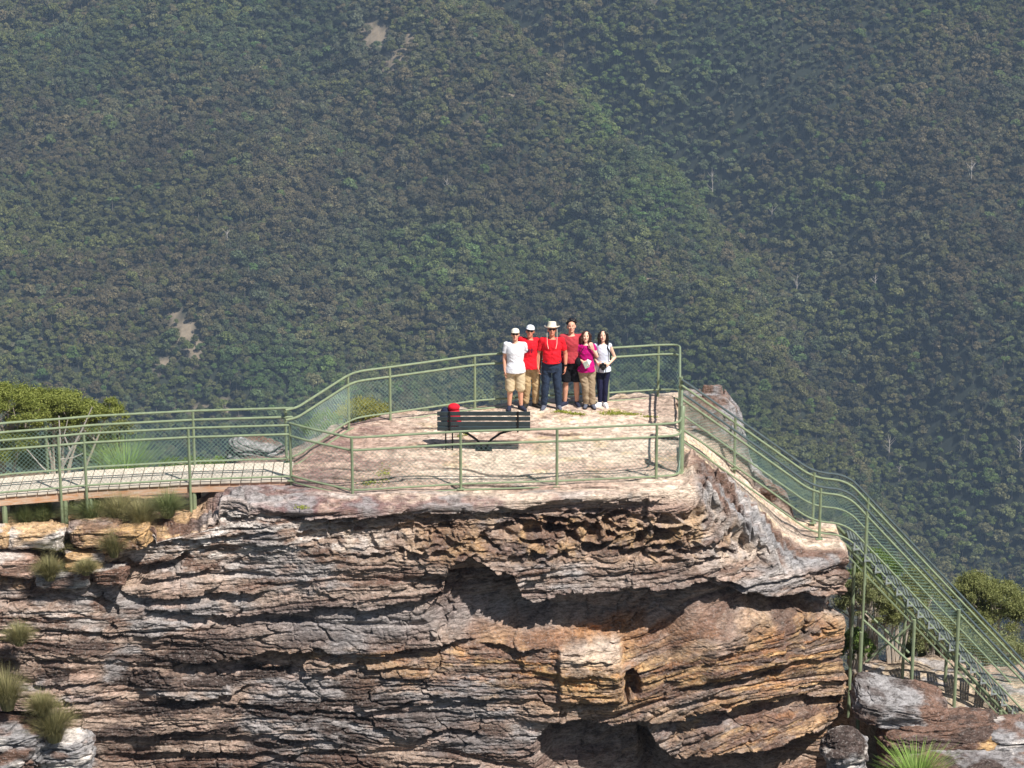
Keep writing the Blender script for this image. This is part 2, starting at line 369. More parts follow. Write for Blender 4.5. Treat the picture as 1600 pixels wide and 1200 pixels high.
for i, (u, v, lab, s) in enumerate(DEAD):
    p = slope_pt(u, v+14); o = empty('dead_tree', p, 0, lab, 'dead tree', 'bare pale trees in the forest'); rr = random.Random(i)
    mb = MB(); mb.tube([(0, 0, -1), (.3, 0, 4*s), (.1, 0, 7.5*s), (.5, 0, 9.5*s)], [.26, .22, .16, .06], 6); mb.build('trunk', deadm, o)
    for k in range(9):
        a = rr.uniform(0, 6.28); h = rr.uniform(3.5, 8)*s; l = rr.uniform(.9, 2.6)*s
        mb = MB(); mb.tube([(.2, 0, h), (l*.5*math.cos(a), l*.4*math.sin(a), h+l*.5), (l*math.cos(a), l*.5*math.sin(a), h+l*1.1)], [.11, .08, .04], 5); mb.build('branch', deadm, o)
# ------------------------------------------------------------------ the sandstone outcrop
def xat(px, y, z):
    dy = y-CAM[1]; dz = z-CAM[2]; return (px-800)/FPX*(dy*CP-dz*SP)
def seg_interp(pts, u):
    p = np.array(pts, float); return np.interp(u, p[:, 0], p[:, 1])
# plan of the top: height of the ground at (x, y)
BACK = [(-16, -2.5), (-6.6, -2.8), (-5.6, -4.4), (-4.4, -4.35), (-3.6, -3.0), (-2.6, -2.15), (-1.6, -1.75), (-.6, -1.35), (.4, -1.0), (1.4, -.75), (2.4, -.55), (3.5, -.35), (4.3, -.1), (4.75, -.6), (5.0, -2.2), (5.5, -2.5), (6.2, -2.75), (7, -2.8)]
def path_z(x): return np.interp(x, [3.35, 3.7, 5.35, 5.75, 9], [0, -.22, -1.75, -1.97, -2.0])
def top_z(x, y):
    lum = fbm(x*.45, y*.6, 3, 201)
    z = .07*lum+.035*fbm(x*1.6, y*2.4, 4, 203)
    q = y+.12*x+.25*vn(x*.8, y*.8, 205)                       # low weathered steps along the beds
    for q0, hgt in ((-6.15, .05), (-5.6, .035), (-4.7, .04), (-3.2, .045), (-2.1, .04)):
        z = z+hgt*sst(q0, q0+.05, q+.2*vn(x*2.1, q0*9, 207))
    z = z-.03-.19*np.clip((y+6.5)/4.8, 0, 1)
    # the joint with the walkway, the lower left ground
    left = sst(-5.0, -6.3, x); z = z*(1-left)+left*(-.62+.10*fbm(x*.9, y*.9, 4, 211)-.12*np.clip(y+6.2, 0, 6))
    z = z-.12*sst(-6.55, -6.95, y)*sst(-6, -4, x)
    g1, g2, gc = worley(x*1.5+.3*vn(x*3, y*3, 251), y*2.4+.3*vn(y*3, x*3, 252), 253)
    rocky = sst(-3.9, -4.8, x)*sst(-5.9, -6.3, y)
    zz_ = z+rocky*(.34*(gc-.5)+.12*fbm(x*3, y*4, 4, 254))
    tf = zz_/.11-np.floor(zz_/.11); zz_ = (np.floor(zz_/.11)+sst(.45, .95, tf))*.11-.08*sst(.12, 0, g2-g1)+.02*fbm(x*12, y*14, 3, 255)
    z = z*(1-rocky)+zz_*rocky
    # right shoulder and the stair path
    pz = path_z(x); r = sst(3.2, 3.5, x)
    front = np.clip(-4.05-y, 0, 4)
    zr = pz+.04*fbm(x*2, y*3, 3, 213)+.10*np.where(y < -4.05, np.sin(np.clip(front/1.1, 0, 1)*math.pi), 0)*sst(5.4, 4.8, x)+.25*np.clip(-y-4.05, 0, .8)*sst(5.2, 4.2, x)-.35*np.clip(-y-4.9, 0, 3)*sst(3.4, 4.6, x)
    h1, h2, hc_ = worley(x*2.0+.4*vn(x*3, y*3, 256), y*2.2+z*0+.4*vn(y*3, x*2, 257), 258)
    sh_ = sst(-4.1, -4.45, y)*sst(5.9, 5.3, x); zt_ = zr+.24*(hc_-.45)+.13*fbm(x*2.2+y, y*2.4-x, 4, 259)+.10*(x-3.3)*0
    th_ = .17+.05*vn(x*.7, y*.7, 261); tf = zt_/th_-np.floor(zt_/th_); zt_ = (np.floor(zt_/th_)+sst(.5, .95, tf))*th_-.12*sst(.12, 0, h2-h1)+.05*fbm(x*7, y*8, 4, 260)
    zr = zr*(1-sh_)+zt_*sh_
    ridge = np.interp(x, [3.3, 3.7, 4.4, 4.72, 4.85, 5.3, 5.55, 5.7, 7], [-.05, .0, -.05, -.42, -1.1, -1.45, -1.6, -2.0, -2.1])
    f1, f2, cid = worley(x*2.1, y*2.6, 215)
    ridge = ridge+.16*(cid-.5)+.10*fbm(x*3, y*3, 4, 217)-.10*sst(.12, 0, f2-f1)
    zr = np.where(y > -2.95, zr+(np.maximum(ridge, pz-.1)-zr)*sst(-2.95, -2.55, y), zr)
    z = z*(1-r)+zr*r
    yb = np.interp(x, [p[0] for p in BACK], [p[1] for p in BACK])+.18*vn(x*1.7, 0*y, 221)+.07*vn(x*5, 0*y, 222)
    o = np.clip(y-yb, 0, 40); lw = sst(-5.4, -6.4, x)
    fall = -(.35*np.minimum(o, .15)+2.2*np.clip(o-.15, 0, 40))*(1+.15*fbm(x*2, y*2, 3, 223))
    fall = fall*(1-lw)+lw*(-.38*o-.25*np.clip(o-4, 0, 30))
    return np.maximum(z+fall, -13.5)
RIM = [(-210, -7.0, -.95), (-60, -6.75, -.72), (0, -6.55, -.66), (60, -6.6, -.64), (120, -6.6, -.6), (180, -6.75, -.56), (240, -6.95, -.42), (300, -6.95, -.22), (360, -6.85, -.14), (430, -6.95, -.12), (500, -7.05, -.12), (551, -7.0, -.12),
       (620, -6.95, -.1), (700, -6.9, -.08), (780, -6.8, -.06), (870, -6.7, -.05), (950, -6.6, -.03), (1030, -6.5, -.03), (1066, -6.4, -.05), (1100, -6.15, -.45), (1150, -5.85, -1.0), (1200, -5.45, -1.55), (1240, -5.2, -1.95), (1280, -4.95, -2.02), (1306, -4.75, -2.06)]
rim = [(xat(p, y, z), y, z) for p, y, z in RIM]
xr = rim[-1][0]
rim += [(xr+.16, -4.45, -2.06), (xr+.2, -4.0, -2.08), (xr+.2, -3.2, -2.1), (xr+.18, -2.2, -2.6), (xr+.1, -.5, -5.5), (xr, 2, -9), (xr-.4, 5, -12)]
rim = np.array(rim)
seg = np.concatenate([[0], np.cumsum(np.hypot(np.diff(rim[:, 0]), np.diff(rim[:, 1])))])
s_vis0 = seg[1]-.3; s_vis1 = seg[27]
ss = np.unique(np.concatenate([np.linspace(0, s_vis0, 60), np.arange(s_vis0, s_vis1, .0135), np.linspace(s_vis1, seg[-1], 160)]))
rx, ry, rz = [np.interp(ss, seg, rim[:, k]) for k in range(3)]
def smooth1(a, w):
    k = np.hanning(w); k /= k.sum(); p = np.pad(a, w//2, mode='edge'); return np.convolve(p, k, mode='same')[w//2:w//2+len(a)]
rx2, ry2, rz2 = smooth1(rx, 21), smooth1(ry, 31), smooth1(rz, 21)
tx = np.gradient(smooth1(rx, 61), ss); ty = np.gradient(smooth1(ry, 61), ss); tl = np.hypot(tx, ty)+1e-9
nxn, nyn = ty/tl, -tx/tl
hh = np.unique(np.concatenate([np.linspace(0, .16, 14), np.arange(.16, 6.6, .0125), np.linspace(6.6, 13.5, 60)]))
# --- relief authored on the beds seen in the photograph (pixel coordinates on the face), metres outward
LEDGES = [  # points, depth, height of recess (px), outward lip
 ([(175, 858), (215, 884), (262, 880), (300, 860)], .30, 26, .06), ([(185, 897), (250, 906), (300, 898), (345, 880)], .16, 16, .05),
 ([(178, 922), (260, 934), (345, 922), (420, 930)], .22, 22, .07), ([(90, 925), (180, 940), (188, 948)], .14, 16, .05),
 ([(225, 948), (300, 955), (359, 962), (430, 964), (505, 951)], .22, 26, .06), ([(480, 949), (580, 951), (652, 936), (700, 922)], .20, 24, .10),
 ([(0, 938), (60, 936), (95, 945)], .12, 12, .03), ([(130, 985), (185, 992), (200, 986)], .22, 10, .1),
 ([(268, 1036), (330, 1033), (381, 1026), (440, 1019), (500, 1013)], .34, 34, .10), ([(490, 1016), (540, 1023), (600, 1022), (652, 1013), (745, 1006)], .26, 26, .04),
 ([(245, 1090), (308, 1092), (366, 1081), (392, 1072)], .2, 16, .06), ([(38, 1066), (73, 1072), (110, 1068), (168, 1063)], .14, 12, .04),
 ([(73, 1100), (140, 1097), (205, 1088)], .09, 9, .02), ([(0, 1030), (90, 1036), (200, 1030), (268, 1034)], .07, 8, .02),
 ([(480, 1055), (560, 1048), (640, 1043)], .16, 12, .03), ([(560, 1110), (650, 1100), (740, 1098)], .12, 14, .03), ([(640, 1150), (700, 1140), (760, 1150)], .2, 20, .04),
 ([(120, 1150), (250, 1146), (400, 1150), (520, 1158)], .12, 12, .03), ([(180, 1180), (330, 1172), (470, 1182)], .16, 16, .04), ([(400, 1110), (500, 1112), (580, 1120)], .1, 9, .02),
 ([(750, 1010), (800, 1012), (850, 1006)], .2, 20, .1), ([(850, 1095), (900, 1092), (960, 1086)], .14, 14, .05),
 ([(690, 1088), (760, 1092), (850, 1085)], .10, 9, .02), ([(1000, 1128), (1080, 1120), (1130, 1112), (1200, 1098), (1290, 1086), (1335, 1080)], .26, 34, .08),
 ([(880, 1128), (950, 1132), (1000, 1128)], .30, 22, .04), ([(1060, 1075), (1120, 1062), (1180, 1052), (1235, 1036), (1310, 1022)], .14, 14, .05),
 ([(1030, 1100), (1100, 1090), (1160, 1080)], .12, 10, .02), ([(1120, 1010), (1180, 1000), (1225, 985)], .05, 7, .01), ([(1230, 1000), (1290, 985), (1322, 975)], .08, 8, .03),
 ([(1180, 930), (1226, 932), (1270, 928), (1312, 922)], .42, 52, .10), ([(1010, 905), (1090, 898), (1160, 912), (1250, 900), (1315, 886)], .07, 8, .02),
 ([(1080, 858), (1130, 845), (1180, 838)], .16, 18, .04), ([(1160, 824), (1195, 832), (1212, 828)], .2, 18, .06), ([(1070, 888), (1120, 872), (1170, 862)], .12, 10, .03),
 ([(1010, 1176), (1060, 1184), (1110, 1182), (1200, 1166), (1290, 1132)], .5, 70, .12), ([(540, 870), (620, 864), (700, 862)], .10, 12, .02),
 ([(430, 806), (520, 812), (600, 803), (700, 806), (800, 797), (850, 787), (900, 783), (1000, 790), (1045, 778)], .13, 60, .03),
 ([(1000, 920), (1060, 912), (1110, 906), (1180, 915)], .2, 26, .05), ([(300, 800), (360, 812), (430, 806)], .1, 14, .03), ([(240, 838), (300, 842), (370, 832), (440, 838)], .09, 10, .02),
 ([(60, 850), (120, 862), (170, 852)], .16, 14, .05), ([(0, 868), (50, 872), (100, 862)], .14, 12, .04), ([(0, 895), (60, 890), (95, 900)], .2, 16, .05)]
def shelf(u, v, pts, depth, height, lip, wob):
    l = seg_interp(pts, u)+wob; t = v-l; u0, u1 = pts[0][0], pts[-1][0]; w = min(26, (u1-u0)*.25)
    e = np.clip((u-u0)/w, 0, 1)*np.clip((u1-u)/w, 0, 1)
    rec = np.where((t > 0) & (t < height*2.2), np.clip(1-t/(height*1.15), 0, 1)**.75, 0)
    up = np.where((t <= 0) & (t > -60), np.exp(t/20), 0)
    return e*(-depth*rec+lip*up)
def strata(u, v, th, amp, seed, lu, crack=.35, under=.5):
    """beds of about th px: each bed has its own setback changing along u, a rounded nose and an undercut"""
    a = v/th; k = np.floor(a+.35*vn(a*.0+u/170, a*.4, seed)); f = a+.35*vn(u/170+a*0, a*.4, seed)-k
    wv = .5+.5*_h(k, k*0+3, seed)
    o = vn(u/(lu*wv)+k*7.3, k*3.1, seed+1)+.5*vn(u/(lu*.3)+k*5.3, k*1.7, seed+2)
    o = np.tanh(o*2.2)
    nose = -(np.abs(f-.42)*1.9)**3*.6
    rec = -under*sst(.80, .98, f)
    return amp*(o*.8+nose+rec)
def relief(u, v):
    v0 = v
    # beds bow and dip: level on the left, rising to the right past the cave
    dip = .20*np.clip(u-960, 0, 500)+.10*np.clip(u-430, 0, 300)*sst(1010, 940, v)-.05*np.clip(430-u, 0, 500)*sst(980, 860, v)+.14*np.clip(u-1010, 0, 400)*sst(1030, 1130, v)
    q = v+dip+4*vn(u/160, v/90, 301)+2.5*fbm(u/38, v/40, 3, 302)
    q = q+16*vn(u/420, q/64, 303)+6*vn(u/160, q/23, 304)
    m1 = .25+.75*sst(-.25, .35, fbm(u/110, q/50, 3, 305)); m2 = .12+.88*sst(-.15, .4, fbm(u/80, q/26, 3, 306)); m3 = .25+.75*sst(-.2, .3, fbm(u/60, q/20, 3, 307))
    Rr = m1*strata(u, q, 66, .085, 310, 260, under=.9)+m2*strata(u+40, q, 29, .052, 320, 150, under=1.2)+m3*strata(u, q+5, 12, .026, 330, 90, under=1.1)+strata(u, q+3, 5.2, .012, 340, 60, under=.8)
    Rr = Rr-.10*sst(.05, .0, np.abs(fbm(u/150, q/30, 4, 308)+.02))*m1
    Rr = Rr+.09*fbm(u/210, v/150, 3, 351)
    # vertical joints and blocks
    f1, f2, cid = worley(u/120+.5*vn(v/40, u/200, 361)+.08*fbm(u/14, v/14, 2, 364), q/52+.15*fbm(u/20, v/9, 2, 365), 362)
    cr = f2-f1
    e1, e2, ec = worley(u/52+.15*fbm(u/10, v/12, 2, 366), q/17+.15*fbm(u/14, v/8, 2, 367), 368)
    Rr = Rr+.085*(ec-.5)*m2-.04*sst(.06, 0, e2-e1)*m2
    Rr = Rr+.15*(cid-.5)-.09*sst(.05, .0, cr)*sst(.05, .3, fbm(u/120, q/60, 2, 363))
    Rr = Rr+.030*fbm(u/24, q/9, 4, 370)+.024*fbm(u/10, q/4.5, 4, 371)+.014*fbm(u/3.2, q/2.4, 2, 372)
    wob = 4.5*fbm(u/30, v*0, 4, 381)+6*(_h(np.floor(u/37+.6*vn(u/50, u*0, 382)), u*0, 383)-.5)
    for i, (pts, d, h, lip) in enumerate(LEDGES): Rr = Rr+shelf(u, v0, pts, d*1.1, h*.72, lip*.9, wob)
    # the big cave in the middle
    top = seg_interp([(660, 960), (692, 930), (700, 884), (735, 870), (762, 882), (775, 893), (800, 890), (815, 926), (832, 936), (900, 924), (1000, 916), (1100, 910), (1185, 930), (1260, 932), (1320, 926)], u)+wob
    bot = seg_interp([(660, 962), (700, 1005), (760, 1014), (870, 1008), (1000, 1038), (1050, 1042), (1100, 1008), (1190, 966), (1320, 958)], u)+6*vn(u/22, v/30, 391)
    t = (v0-top)/np.maximum(bot-top, 4); inside = (t > 0) & (t < 1)
    dep = seg_interp([(660, 0), (695, .38), (760, .6), (830, .8), (1000, .62), (1100, .46), (1180, .32), (1320, .30)], u)
    Rr = Rr-np.where(inside, 1.0*dep*np.clip((1-t)*1.8, 0, 1)**.8, 0)
    Rr = Rr+.10*np.where((v0 <= top) & (v0 > top-50) & (u > 690), np.exp((v0-top)/18), 0)
    # dark recess at the foot of the face
    top = seg_interp([(835, 1150), (860, 1130), (910, 1120), (960, 1134), (1005, 1130), (1030, 1165), (1060, 1188), (1110, 1188), (1200, 1172), (1300, 1130), (1330, 1120)], u)+wob
    Rr = Rr-np.where((v0 > top) & (u > 835), np.interp(u, [835, 870, 1000, 1250, 1330], [0, .9, 1.3, .6, .1])*np.clip(1.2-(v0-top)/170, 0, 1), 0)
    # pit right of the pale block, and the block itself
    w1 = 5*fbm(v0/16, u/60, 3, 396); w2 = 4*fbm(u/14, v0/50, 3, 397)
    Rr = Rr-.40*sst(1.25, .6, np.hypot((u-984+2.2*w1)/15, (v0-1070+w2)/26))*sst(-.5, -.1, fbm(u/12, v0/12, 2, 398))
    blk = sst(870, 876, u+w1)*sst(976, 962, u+2*w1)*sst(1004, 1016, v0+.12*(u-900)+1.5*w2)*sst(1098, 1084, v0+w2)
    Rr = Rr+.17*blk*(1+.4*fbm(u/30, q/7, 3, 399))
    Rr = Rr+.14*sst(1090, 1110, u)*sst(1232, 1222, u)*sst(968, 985, v0+.25*(u-1160))*sst(1052, 1042, v0+.2*(u-1160))
    # honeycomb weathering under the cap
    hm = sst(440, 560, u)*sst(1190, 1100, u)*sst(800, 812, v0+6*vn(u/40, v0*0, 395))*sst(888, 862, v0)+.55*sst(1120, 1160, u)*sst(1260, 1220, u)*sst(800, 820, v0)*sst(890, 865, v0)
    hm = hm*(.45+.55*sst(620, 900, u))
    g1, g2, c2 = worley(u/34+.5*vn(u/20, v0/20, 401), q/17+.4*vn(u/18, v0/12, 402), 403)
    h1, h2, c3 = worley(u/15+.3*vn(u/9, v0/9, 404), q/8.5, 405)
    Rr = Rr-hm*(.30*sst(.06, .42, g2-g1)*sst(.15, .5, c2)+.09*sst(.1, .45, h2-h1)*c3)
    # broken blocks on the left shoulder
    rb = sst(215, 165, u)*sst(930, 900, v0)
    g1, g2, c2 = worley(u/46, v0/30, 411); h1, h2, c3 = worley(u/19, v0/14, 412)
    Rr = Rr*(1-.75*rb)+rb*(.36*(c2-.5)-.16*sst(.14, 0, g2-g1)+.10*(c3-.5)-.06*sst(.16, 0, h2-h1))
    # loose corner at the bottom left
    return Rr, q, hm, rb, blk
# --- rock colours: patches of stone, iron staining and lichen
def zone(u, v, cu, cv, ru, rv): return np.exp(-((u-cu)/ru)**2-((v-cv)/rv)**2)
C = {k: np.array(lin(*c)) for k, c in dict(base=(176, 155, 141), brown=(130, 103, 90), dark=(84, 72, 68), grey=(162, 160, 162), white=(228, 220, 214), ochre=(204, 168, 122), orange=(180, 128, 84), pink=(196, 166, 150), purple=(126, 96, 98), cream=(234, 214, 194), tan=(214, 180, 140), yellow=(226, 200, 150)).items()}
def mixc(a, b, t): return a+(C[b]-a)*np.clip(t, 0, 1)[..., None]
def face_col(u, v, q, hm, rb, blk):
    c = np.broadcast_to(C['base'], u.shape+(3,)).copy()
    n1 = fbm(u/70, q/16, 4, 501); n2 = fbm(u/30, q/8, 4, 502); n3 = fbm(u/110, v/60, 4, 503); n4 = fbm(u/45, q/10, 4, 504); n5 = fbm(u/16, q/14, 4, 505)
    st = _h(np.floor(q/13), np.floor(q/13)*0, 506)
    c = mixc(c, 'brown', .9*sst(-.1, .35, n1)+.35*(st > .6))
    c = mixc(c, 'grey', .8*sst(.05, .4, n3+.3*n2))
    c = mixc(c, 'pink', .5*sst(.1, .4, n4))
    wz = zone(u, v, 320, 835, 190, 55)+zone(u, v, 600, 790, 170, 16)+.65*zone(u, v, 1190, 840, 130, 70)+.5*zone(u, v, 1150, 760, 90, 60)+.6*zone(u, v, 560, 850, 80, 20)+.5*zone(u, v, 110, 965, 140, 26)+.35*zone(u, v, 850, 905, 120, 20)
    c = mixc(c, 'white', wz*sst(-.3, .25, n2+.4*n5)*1.1)
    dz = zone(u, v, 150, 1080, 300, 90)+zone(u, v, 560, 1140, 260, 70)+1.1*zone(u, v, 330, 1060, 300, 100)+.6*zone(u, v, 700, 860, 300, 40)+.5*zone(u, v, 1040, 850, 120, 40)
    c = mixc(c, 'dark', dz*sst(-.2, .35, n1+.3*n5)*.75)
    c = mixc(c, 'grey', zone(u, v, 560, 975, 160, 30)*.8+.6*zone(u, v, 800, 960, 100, 30)+.5*zone(u, v, 1000, 950, 130, 40)+.5*zone(u, v, 960, 1160, 130, 50))
    oz = zone(u, v, 790, 1040, 150, 38)+zone(u, v, 930, 1060, 90, 50)+zone(u, v, 1200, 1050, 190, 45)+.9*zone(u, v, 1260, 990, 90, 40)+.8*zone(u, v, 1180, 1140, 150, 50)+.7*zone(u, v, 560, 1030, 120, 14)+.5*zone(u, v, 880, 840, 300, 30)
    c = mixc(c, 'ochre', oz*sst(-.25, .3, n4+.3*n5)*1.0)
    c = mixc(c, 'orange', oz*sst(.08, .35, n2)*.6+.8*zone(u, v, 930, 985, 150, 34)*sst(-.1, .3, n1))
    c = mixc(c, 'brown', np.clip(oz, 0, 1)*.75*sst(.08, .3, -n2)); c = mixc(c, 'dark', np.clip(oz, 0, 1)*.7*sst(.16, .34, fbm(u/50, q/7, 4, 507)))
    c = mixc(c, 'tan', rb*.85*sst(-.3, .2, n5)); c = mixc(c, 'orange', rb*.5*sst(.1, .35, n2))
    c = mixc(c, 'ochre', hm*.45*sst(.0, .3, n5)); c = mixc(c, 'brown', hm*.5*sst(.0, .3, -n5))
    c = mixc(c, 'ochre', blk*.3); c = mixc(c, 'white', blk*sst(1050, 1018, v+8*n5)*.5)
    cap = sst(812, 796, v)*sst(300, 340, u)*sst(1100, 1050, u)
    c = mixc(c, 'purple', .9*cap*sst(560, 500, u)*sst(-.4, .0, n5)); c = mixc(c, 'pink', .7*cap*sst(820, 900, u)); c = mixc(c, 'purple', .5*cap*sst(860, 920, u)*sst(-.1, .2, n2))
    return c*(1+.22*n5[..., None])
Sg, Hg = np.meshgrid(np.arange(len(ss)), hh, indexing='ij')
h = Hg; bx = rx2[:, None]; by = ry2[:, None]; bz = rz2[:, None]-h; NX = nxn[:, None]; NY = nyn[:, None]
px0, pv0 = proj(bx+0*h, by+0*h, bz)
lf = sst(230, 130, px0)
O = lf*(.75*np.minimum(h, 1.3))+.05*h+.25*sst(1040, 1090, px0)*np.minimum(h, 1.6)*sst(1300, 1200, px0)
O = O-.12*sst(0, 1.5, h)*sst(1290, 1330, px0)
bx1 = bx+NX*O; by1 = by+NY*O
u, v = proj(bx1, by1, bz)
side = sst(s_vis1-1.2, s_vis1+.6, ss)[:, None]; u = u+0*h; v = v+0*h
u_s = u+side*0+np.clip(ss-seg[26], 0, 50)[:, None]*60   # keep the relief moving round the corner
Rl, q, hmz, rbz, blk = relief(u_s, v)
r0 = .10+.05*vn(ss*1.3, ss*0, 601)[:, None]
cap = np.where(h < r0, -r0*(1-np.sqrt(np.clip(1-(1-h/r0)**2, 0, 1))), 0)
fade = sst(0.02, .30, h)
D = O+Rl*fade+cap
# fracture: keep the bottom corner turned in, as in the photograph
D = D+.18*zone(u_s, v, 1335, 1075, 30, 22)-.22*zone(u_s, v, 1345, 1125, 40, 18)+.12*zone(u_s, v, 1318, 880, 30, 30)
fx = bx+NX*D; fy = by+NY*D
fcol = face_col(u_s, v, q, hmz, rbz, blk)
# --- top sheet, rows from the rim back
x0 = fx[:, 0]; y0 = fy[:, 0]
zr0 = top_z(x0, y0)
wlow = sst(.5, 0, h)
fz = bz+(zr0-rz2)[:, None]*wlow*1.0
tt = np.concatenate([np.linspace(0, .5, 330)[1:], np.linspace(.5, 1, 60)[1:]])
spx = np.where(ss < seg[22], x0, 0); i22 = np.searchsorted(ss, seg[22])
spx[i22:] = x0[i22]+(5.9-x0[i22])*np.linspace(0, 1, len(ss)-i22) if x0[i22] < 5.9 else x0[i22]
spy = np.full(len(ss), 7.0)
TX = x0[:, None]+(spx-x0)[:, None]*tt[None]**1.5; TY = y0[:, None]+(spy-y0)[:, None]*tt[None]
TZ = top_z(TX, TY)
def top_col(x, y, z):
    u, v = proj(x, y, z)
    n1 = fbm(x*.6, y*1.6, 4, 701); n2 = fbm(x*1.8, y*3, 4, 702); n3 = fbm(x*.35, y*.8, 3, 703); n4 = fbm(x*5, y*7, 3, 704)
    c = np.broadcast_to(C['cream'], x.shape+(3,)).copy()
    c = mixc(c, 'pink', .75*sst(.0, .35, n1)*(1-.3*sst(800, 1000, u)))
    c = mixc(c, 'yellow', .45*sst(.15, .4, n2)); c = mixc(c, 'pink', .5*sst(.0, .3, fbm(x*.8, y*6, 3, 706)))
    c = mixc(c, 'pink', .75*sst(700, 560, u)*sst(-.3, .1, n3)); c = mixc(c, 'purple', .6*sst(720, 560, u)*sst(-.05, .35, n2)); c = mixc(c, 'purple', .75*sst(560, 470, u)*sst(-.4, .2, n1))
    c = mixc(c, 'purple', .8*sst(-6.45, -6.75, y)*sst(-.3, .15, n2)*sst(-6.5, -5, x)); c = mixc(c, 'white', .6*sst(-6.3, -6.6, y)*sst(.0, .3, n1))
    c = mixc(c, 'grey', .7*sst(.15, .4, n2)*sst(-5.4, -6.2, y))
    c = mixc(c, 'brown', .4*sst(.28, .45, n4)*sst(-.1, .3, n3))
    # dark cracks that cross the platform
    q = y+.12*x+.25*vn(x*.8, y*.8, 205)
    for q0 in (-6.15, -5.6, -3.2):
        l = np.abs(q-q0-.01+.2*vn(x*2.1, q0*9+0*x, 207)); c = mixc(c, 'dark', .9*sst(.035, .01, l)*sst(-.35, .1, vn(x*1.3, y*0+q0, 709)))
    r = sst(3.35, 3.6, x); c = c*(1-(r*sst(-4.2, -4.6, y)+r*sst(-2.9, -2.6, y))[..., None])+mixc(mixc(np.broadcast_to(C['grey'], x.shape+(3,)).copy(), 'white', .45*sst(.0, .35, n2+.3*n4)), 'brown', .95*sst(-.25, .15, n1+.4*n4))*(r*sst(-4.2, -4.6, y)+r*sst(-2.9, -2.6, y))[..., None]
    l = sst(-5.4, -6.2, x); c = c*(1-l[..., None])+mixc(mixc(np.broadcast_to(C['tan'], x.shape+(3,)).copy(), 'brown', sst(-.1, .3, n2)), 'dark', .7*sst(-4.6, -4.2, y))*l[..., None]
    return c*(1+.10*n4[..., None])
tcol = top_col(TX, TY, TZ)
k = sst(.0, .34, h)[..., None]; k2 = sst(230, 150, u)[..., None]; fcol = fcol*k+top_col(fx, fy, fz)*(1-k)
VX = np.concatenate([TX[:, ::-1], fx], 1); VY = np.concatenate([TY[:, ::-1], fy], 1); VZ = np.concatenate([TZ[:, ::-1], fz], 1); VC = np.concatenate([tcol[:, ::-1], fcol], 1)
ni, nj = VX.shape; I = np.arange(ni*nj).reshape(ni, nj)
F = np.stack([I[:-1, :-1], I[:-1, 1:], I[1:, 1:], I[1:, :-1]], -1).reshape(-1, 4)
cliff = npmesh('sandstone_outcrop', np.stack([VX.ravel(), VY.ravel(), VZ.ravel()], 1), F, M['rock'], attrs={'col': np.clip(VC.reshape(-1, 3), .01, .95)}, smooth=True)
tag(cliff, 'layered sandstone outcrop with flat pale top under the lookout', 'rock outcrop', kind='structure')
print('cliff verts', ni*nj)
# --- lower ledge on the right, under the stair
gx_ = np.linspace(5.6, 22, 520); gy_ = np.concatenate([np.linspace(-9, 0, 330), np.linspace(0, 14, 80)[1:]])
LX, LY = np.meshgrid(gx_, gy_, indexing='ij')
def ledge_z(x, y):
    z = -5.35-.18*np.clip(x-8, 0, 14)*0-.10*np.clip(-y-3, 0, 2)+.12*fbm(x*.8, y*.8, 4, 801)+.03*fbm(x*5, y*5, 3, 802)
    z = z-.35*sst(8.2, 9.6, x)*sst(-2.8, -4.0, y)
    yf = -4.7+.3*vn(x*1.1, x*0, 803)+np.interp(x, [6, 6.9, 7.6, 9, 12], [2.6, 2.2, .2, -.2, -.6])
    o = np.clip(yf-y, 0, 9); z = z-np.minimum(o*3.2, 3.5)-.1*(o > 0)*fbm(x*2, y*4, 3, 804)
    z = z-.75*np.clip(y+2.2+.3*vn(x*.9, x*0, 805), 0, 30)+.22*fbm(x*1.6, y*2, 3, 806)*sst(-3.2, -2, y)
    return np.maximum(z, -13.6)
LZ = ledge_z(LX, LY)
n1 = fbm(LX*1.2, LY*1.2, 4, 811); n2 = fbm(LX*4, LY*4, 3, 812)
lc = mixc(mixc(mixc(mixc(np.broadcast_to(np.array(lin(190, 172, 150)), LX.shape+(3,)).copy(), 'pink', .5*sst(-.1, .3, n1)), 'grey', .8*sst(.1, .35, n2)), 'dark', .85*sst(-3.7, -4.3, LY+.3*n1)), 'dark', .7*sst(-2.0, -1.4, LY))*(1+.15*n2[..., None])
ni, nj = LX.shape; I = np.arange(ni*nj).reshape(ni, nj); F = np.stack([I[:-1, :-1], I[1:, :-1], I[1:, 1:], I[:-1, 1:]], -1).reshape(-1, 4)
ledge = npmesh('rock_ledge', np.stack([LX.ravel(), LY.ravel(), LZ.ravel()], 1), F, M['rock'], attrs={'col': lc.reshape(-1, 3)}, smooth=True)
tag(ledge, 'sandy lower ledge of rock under the steel stair', 'rock ledge', kind='structure')
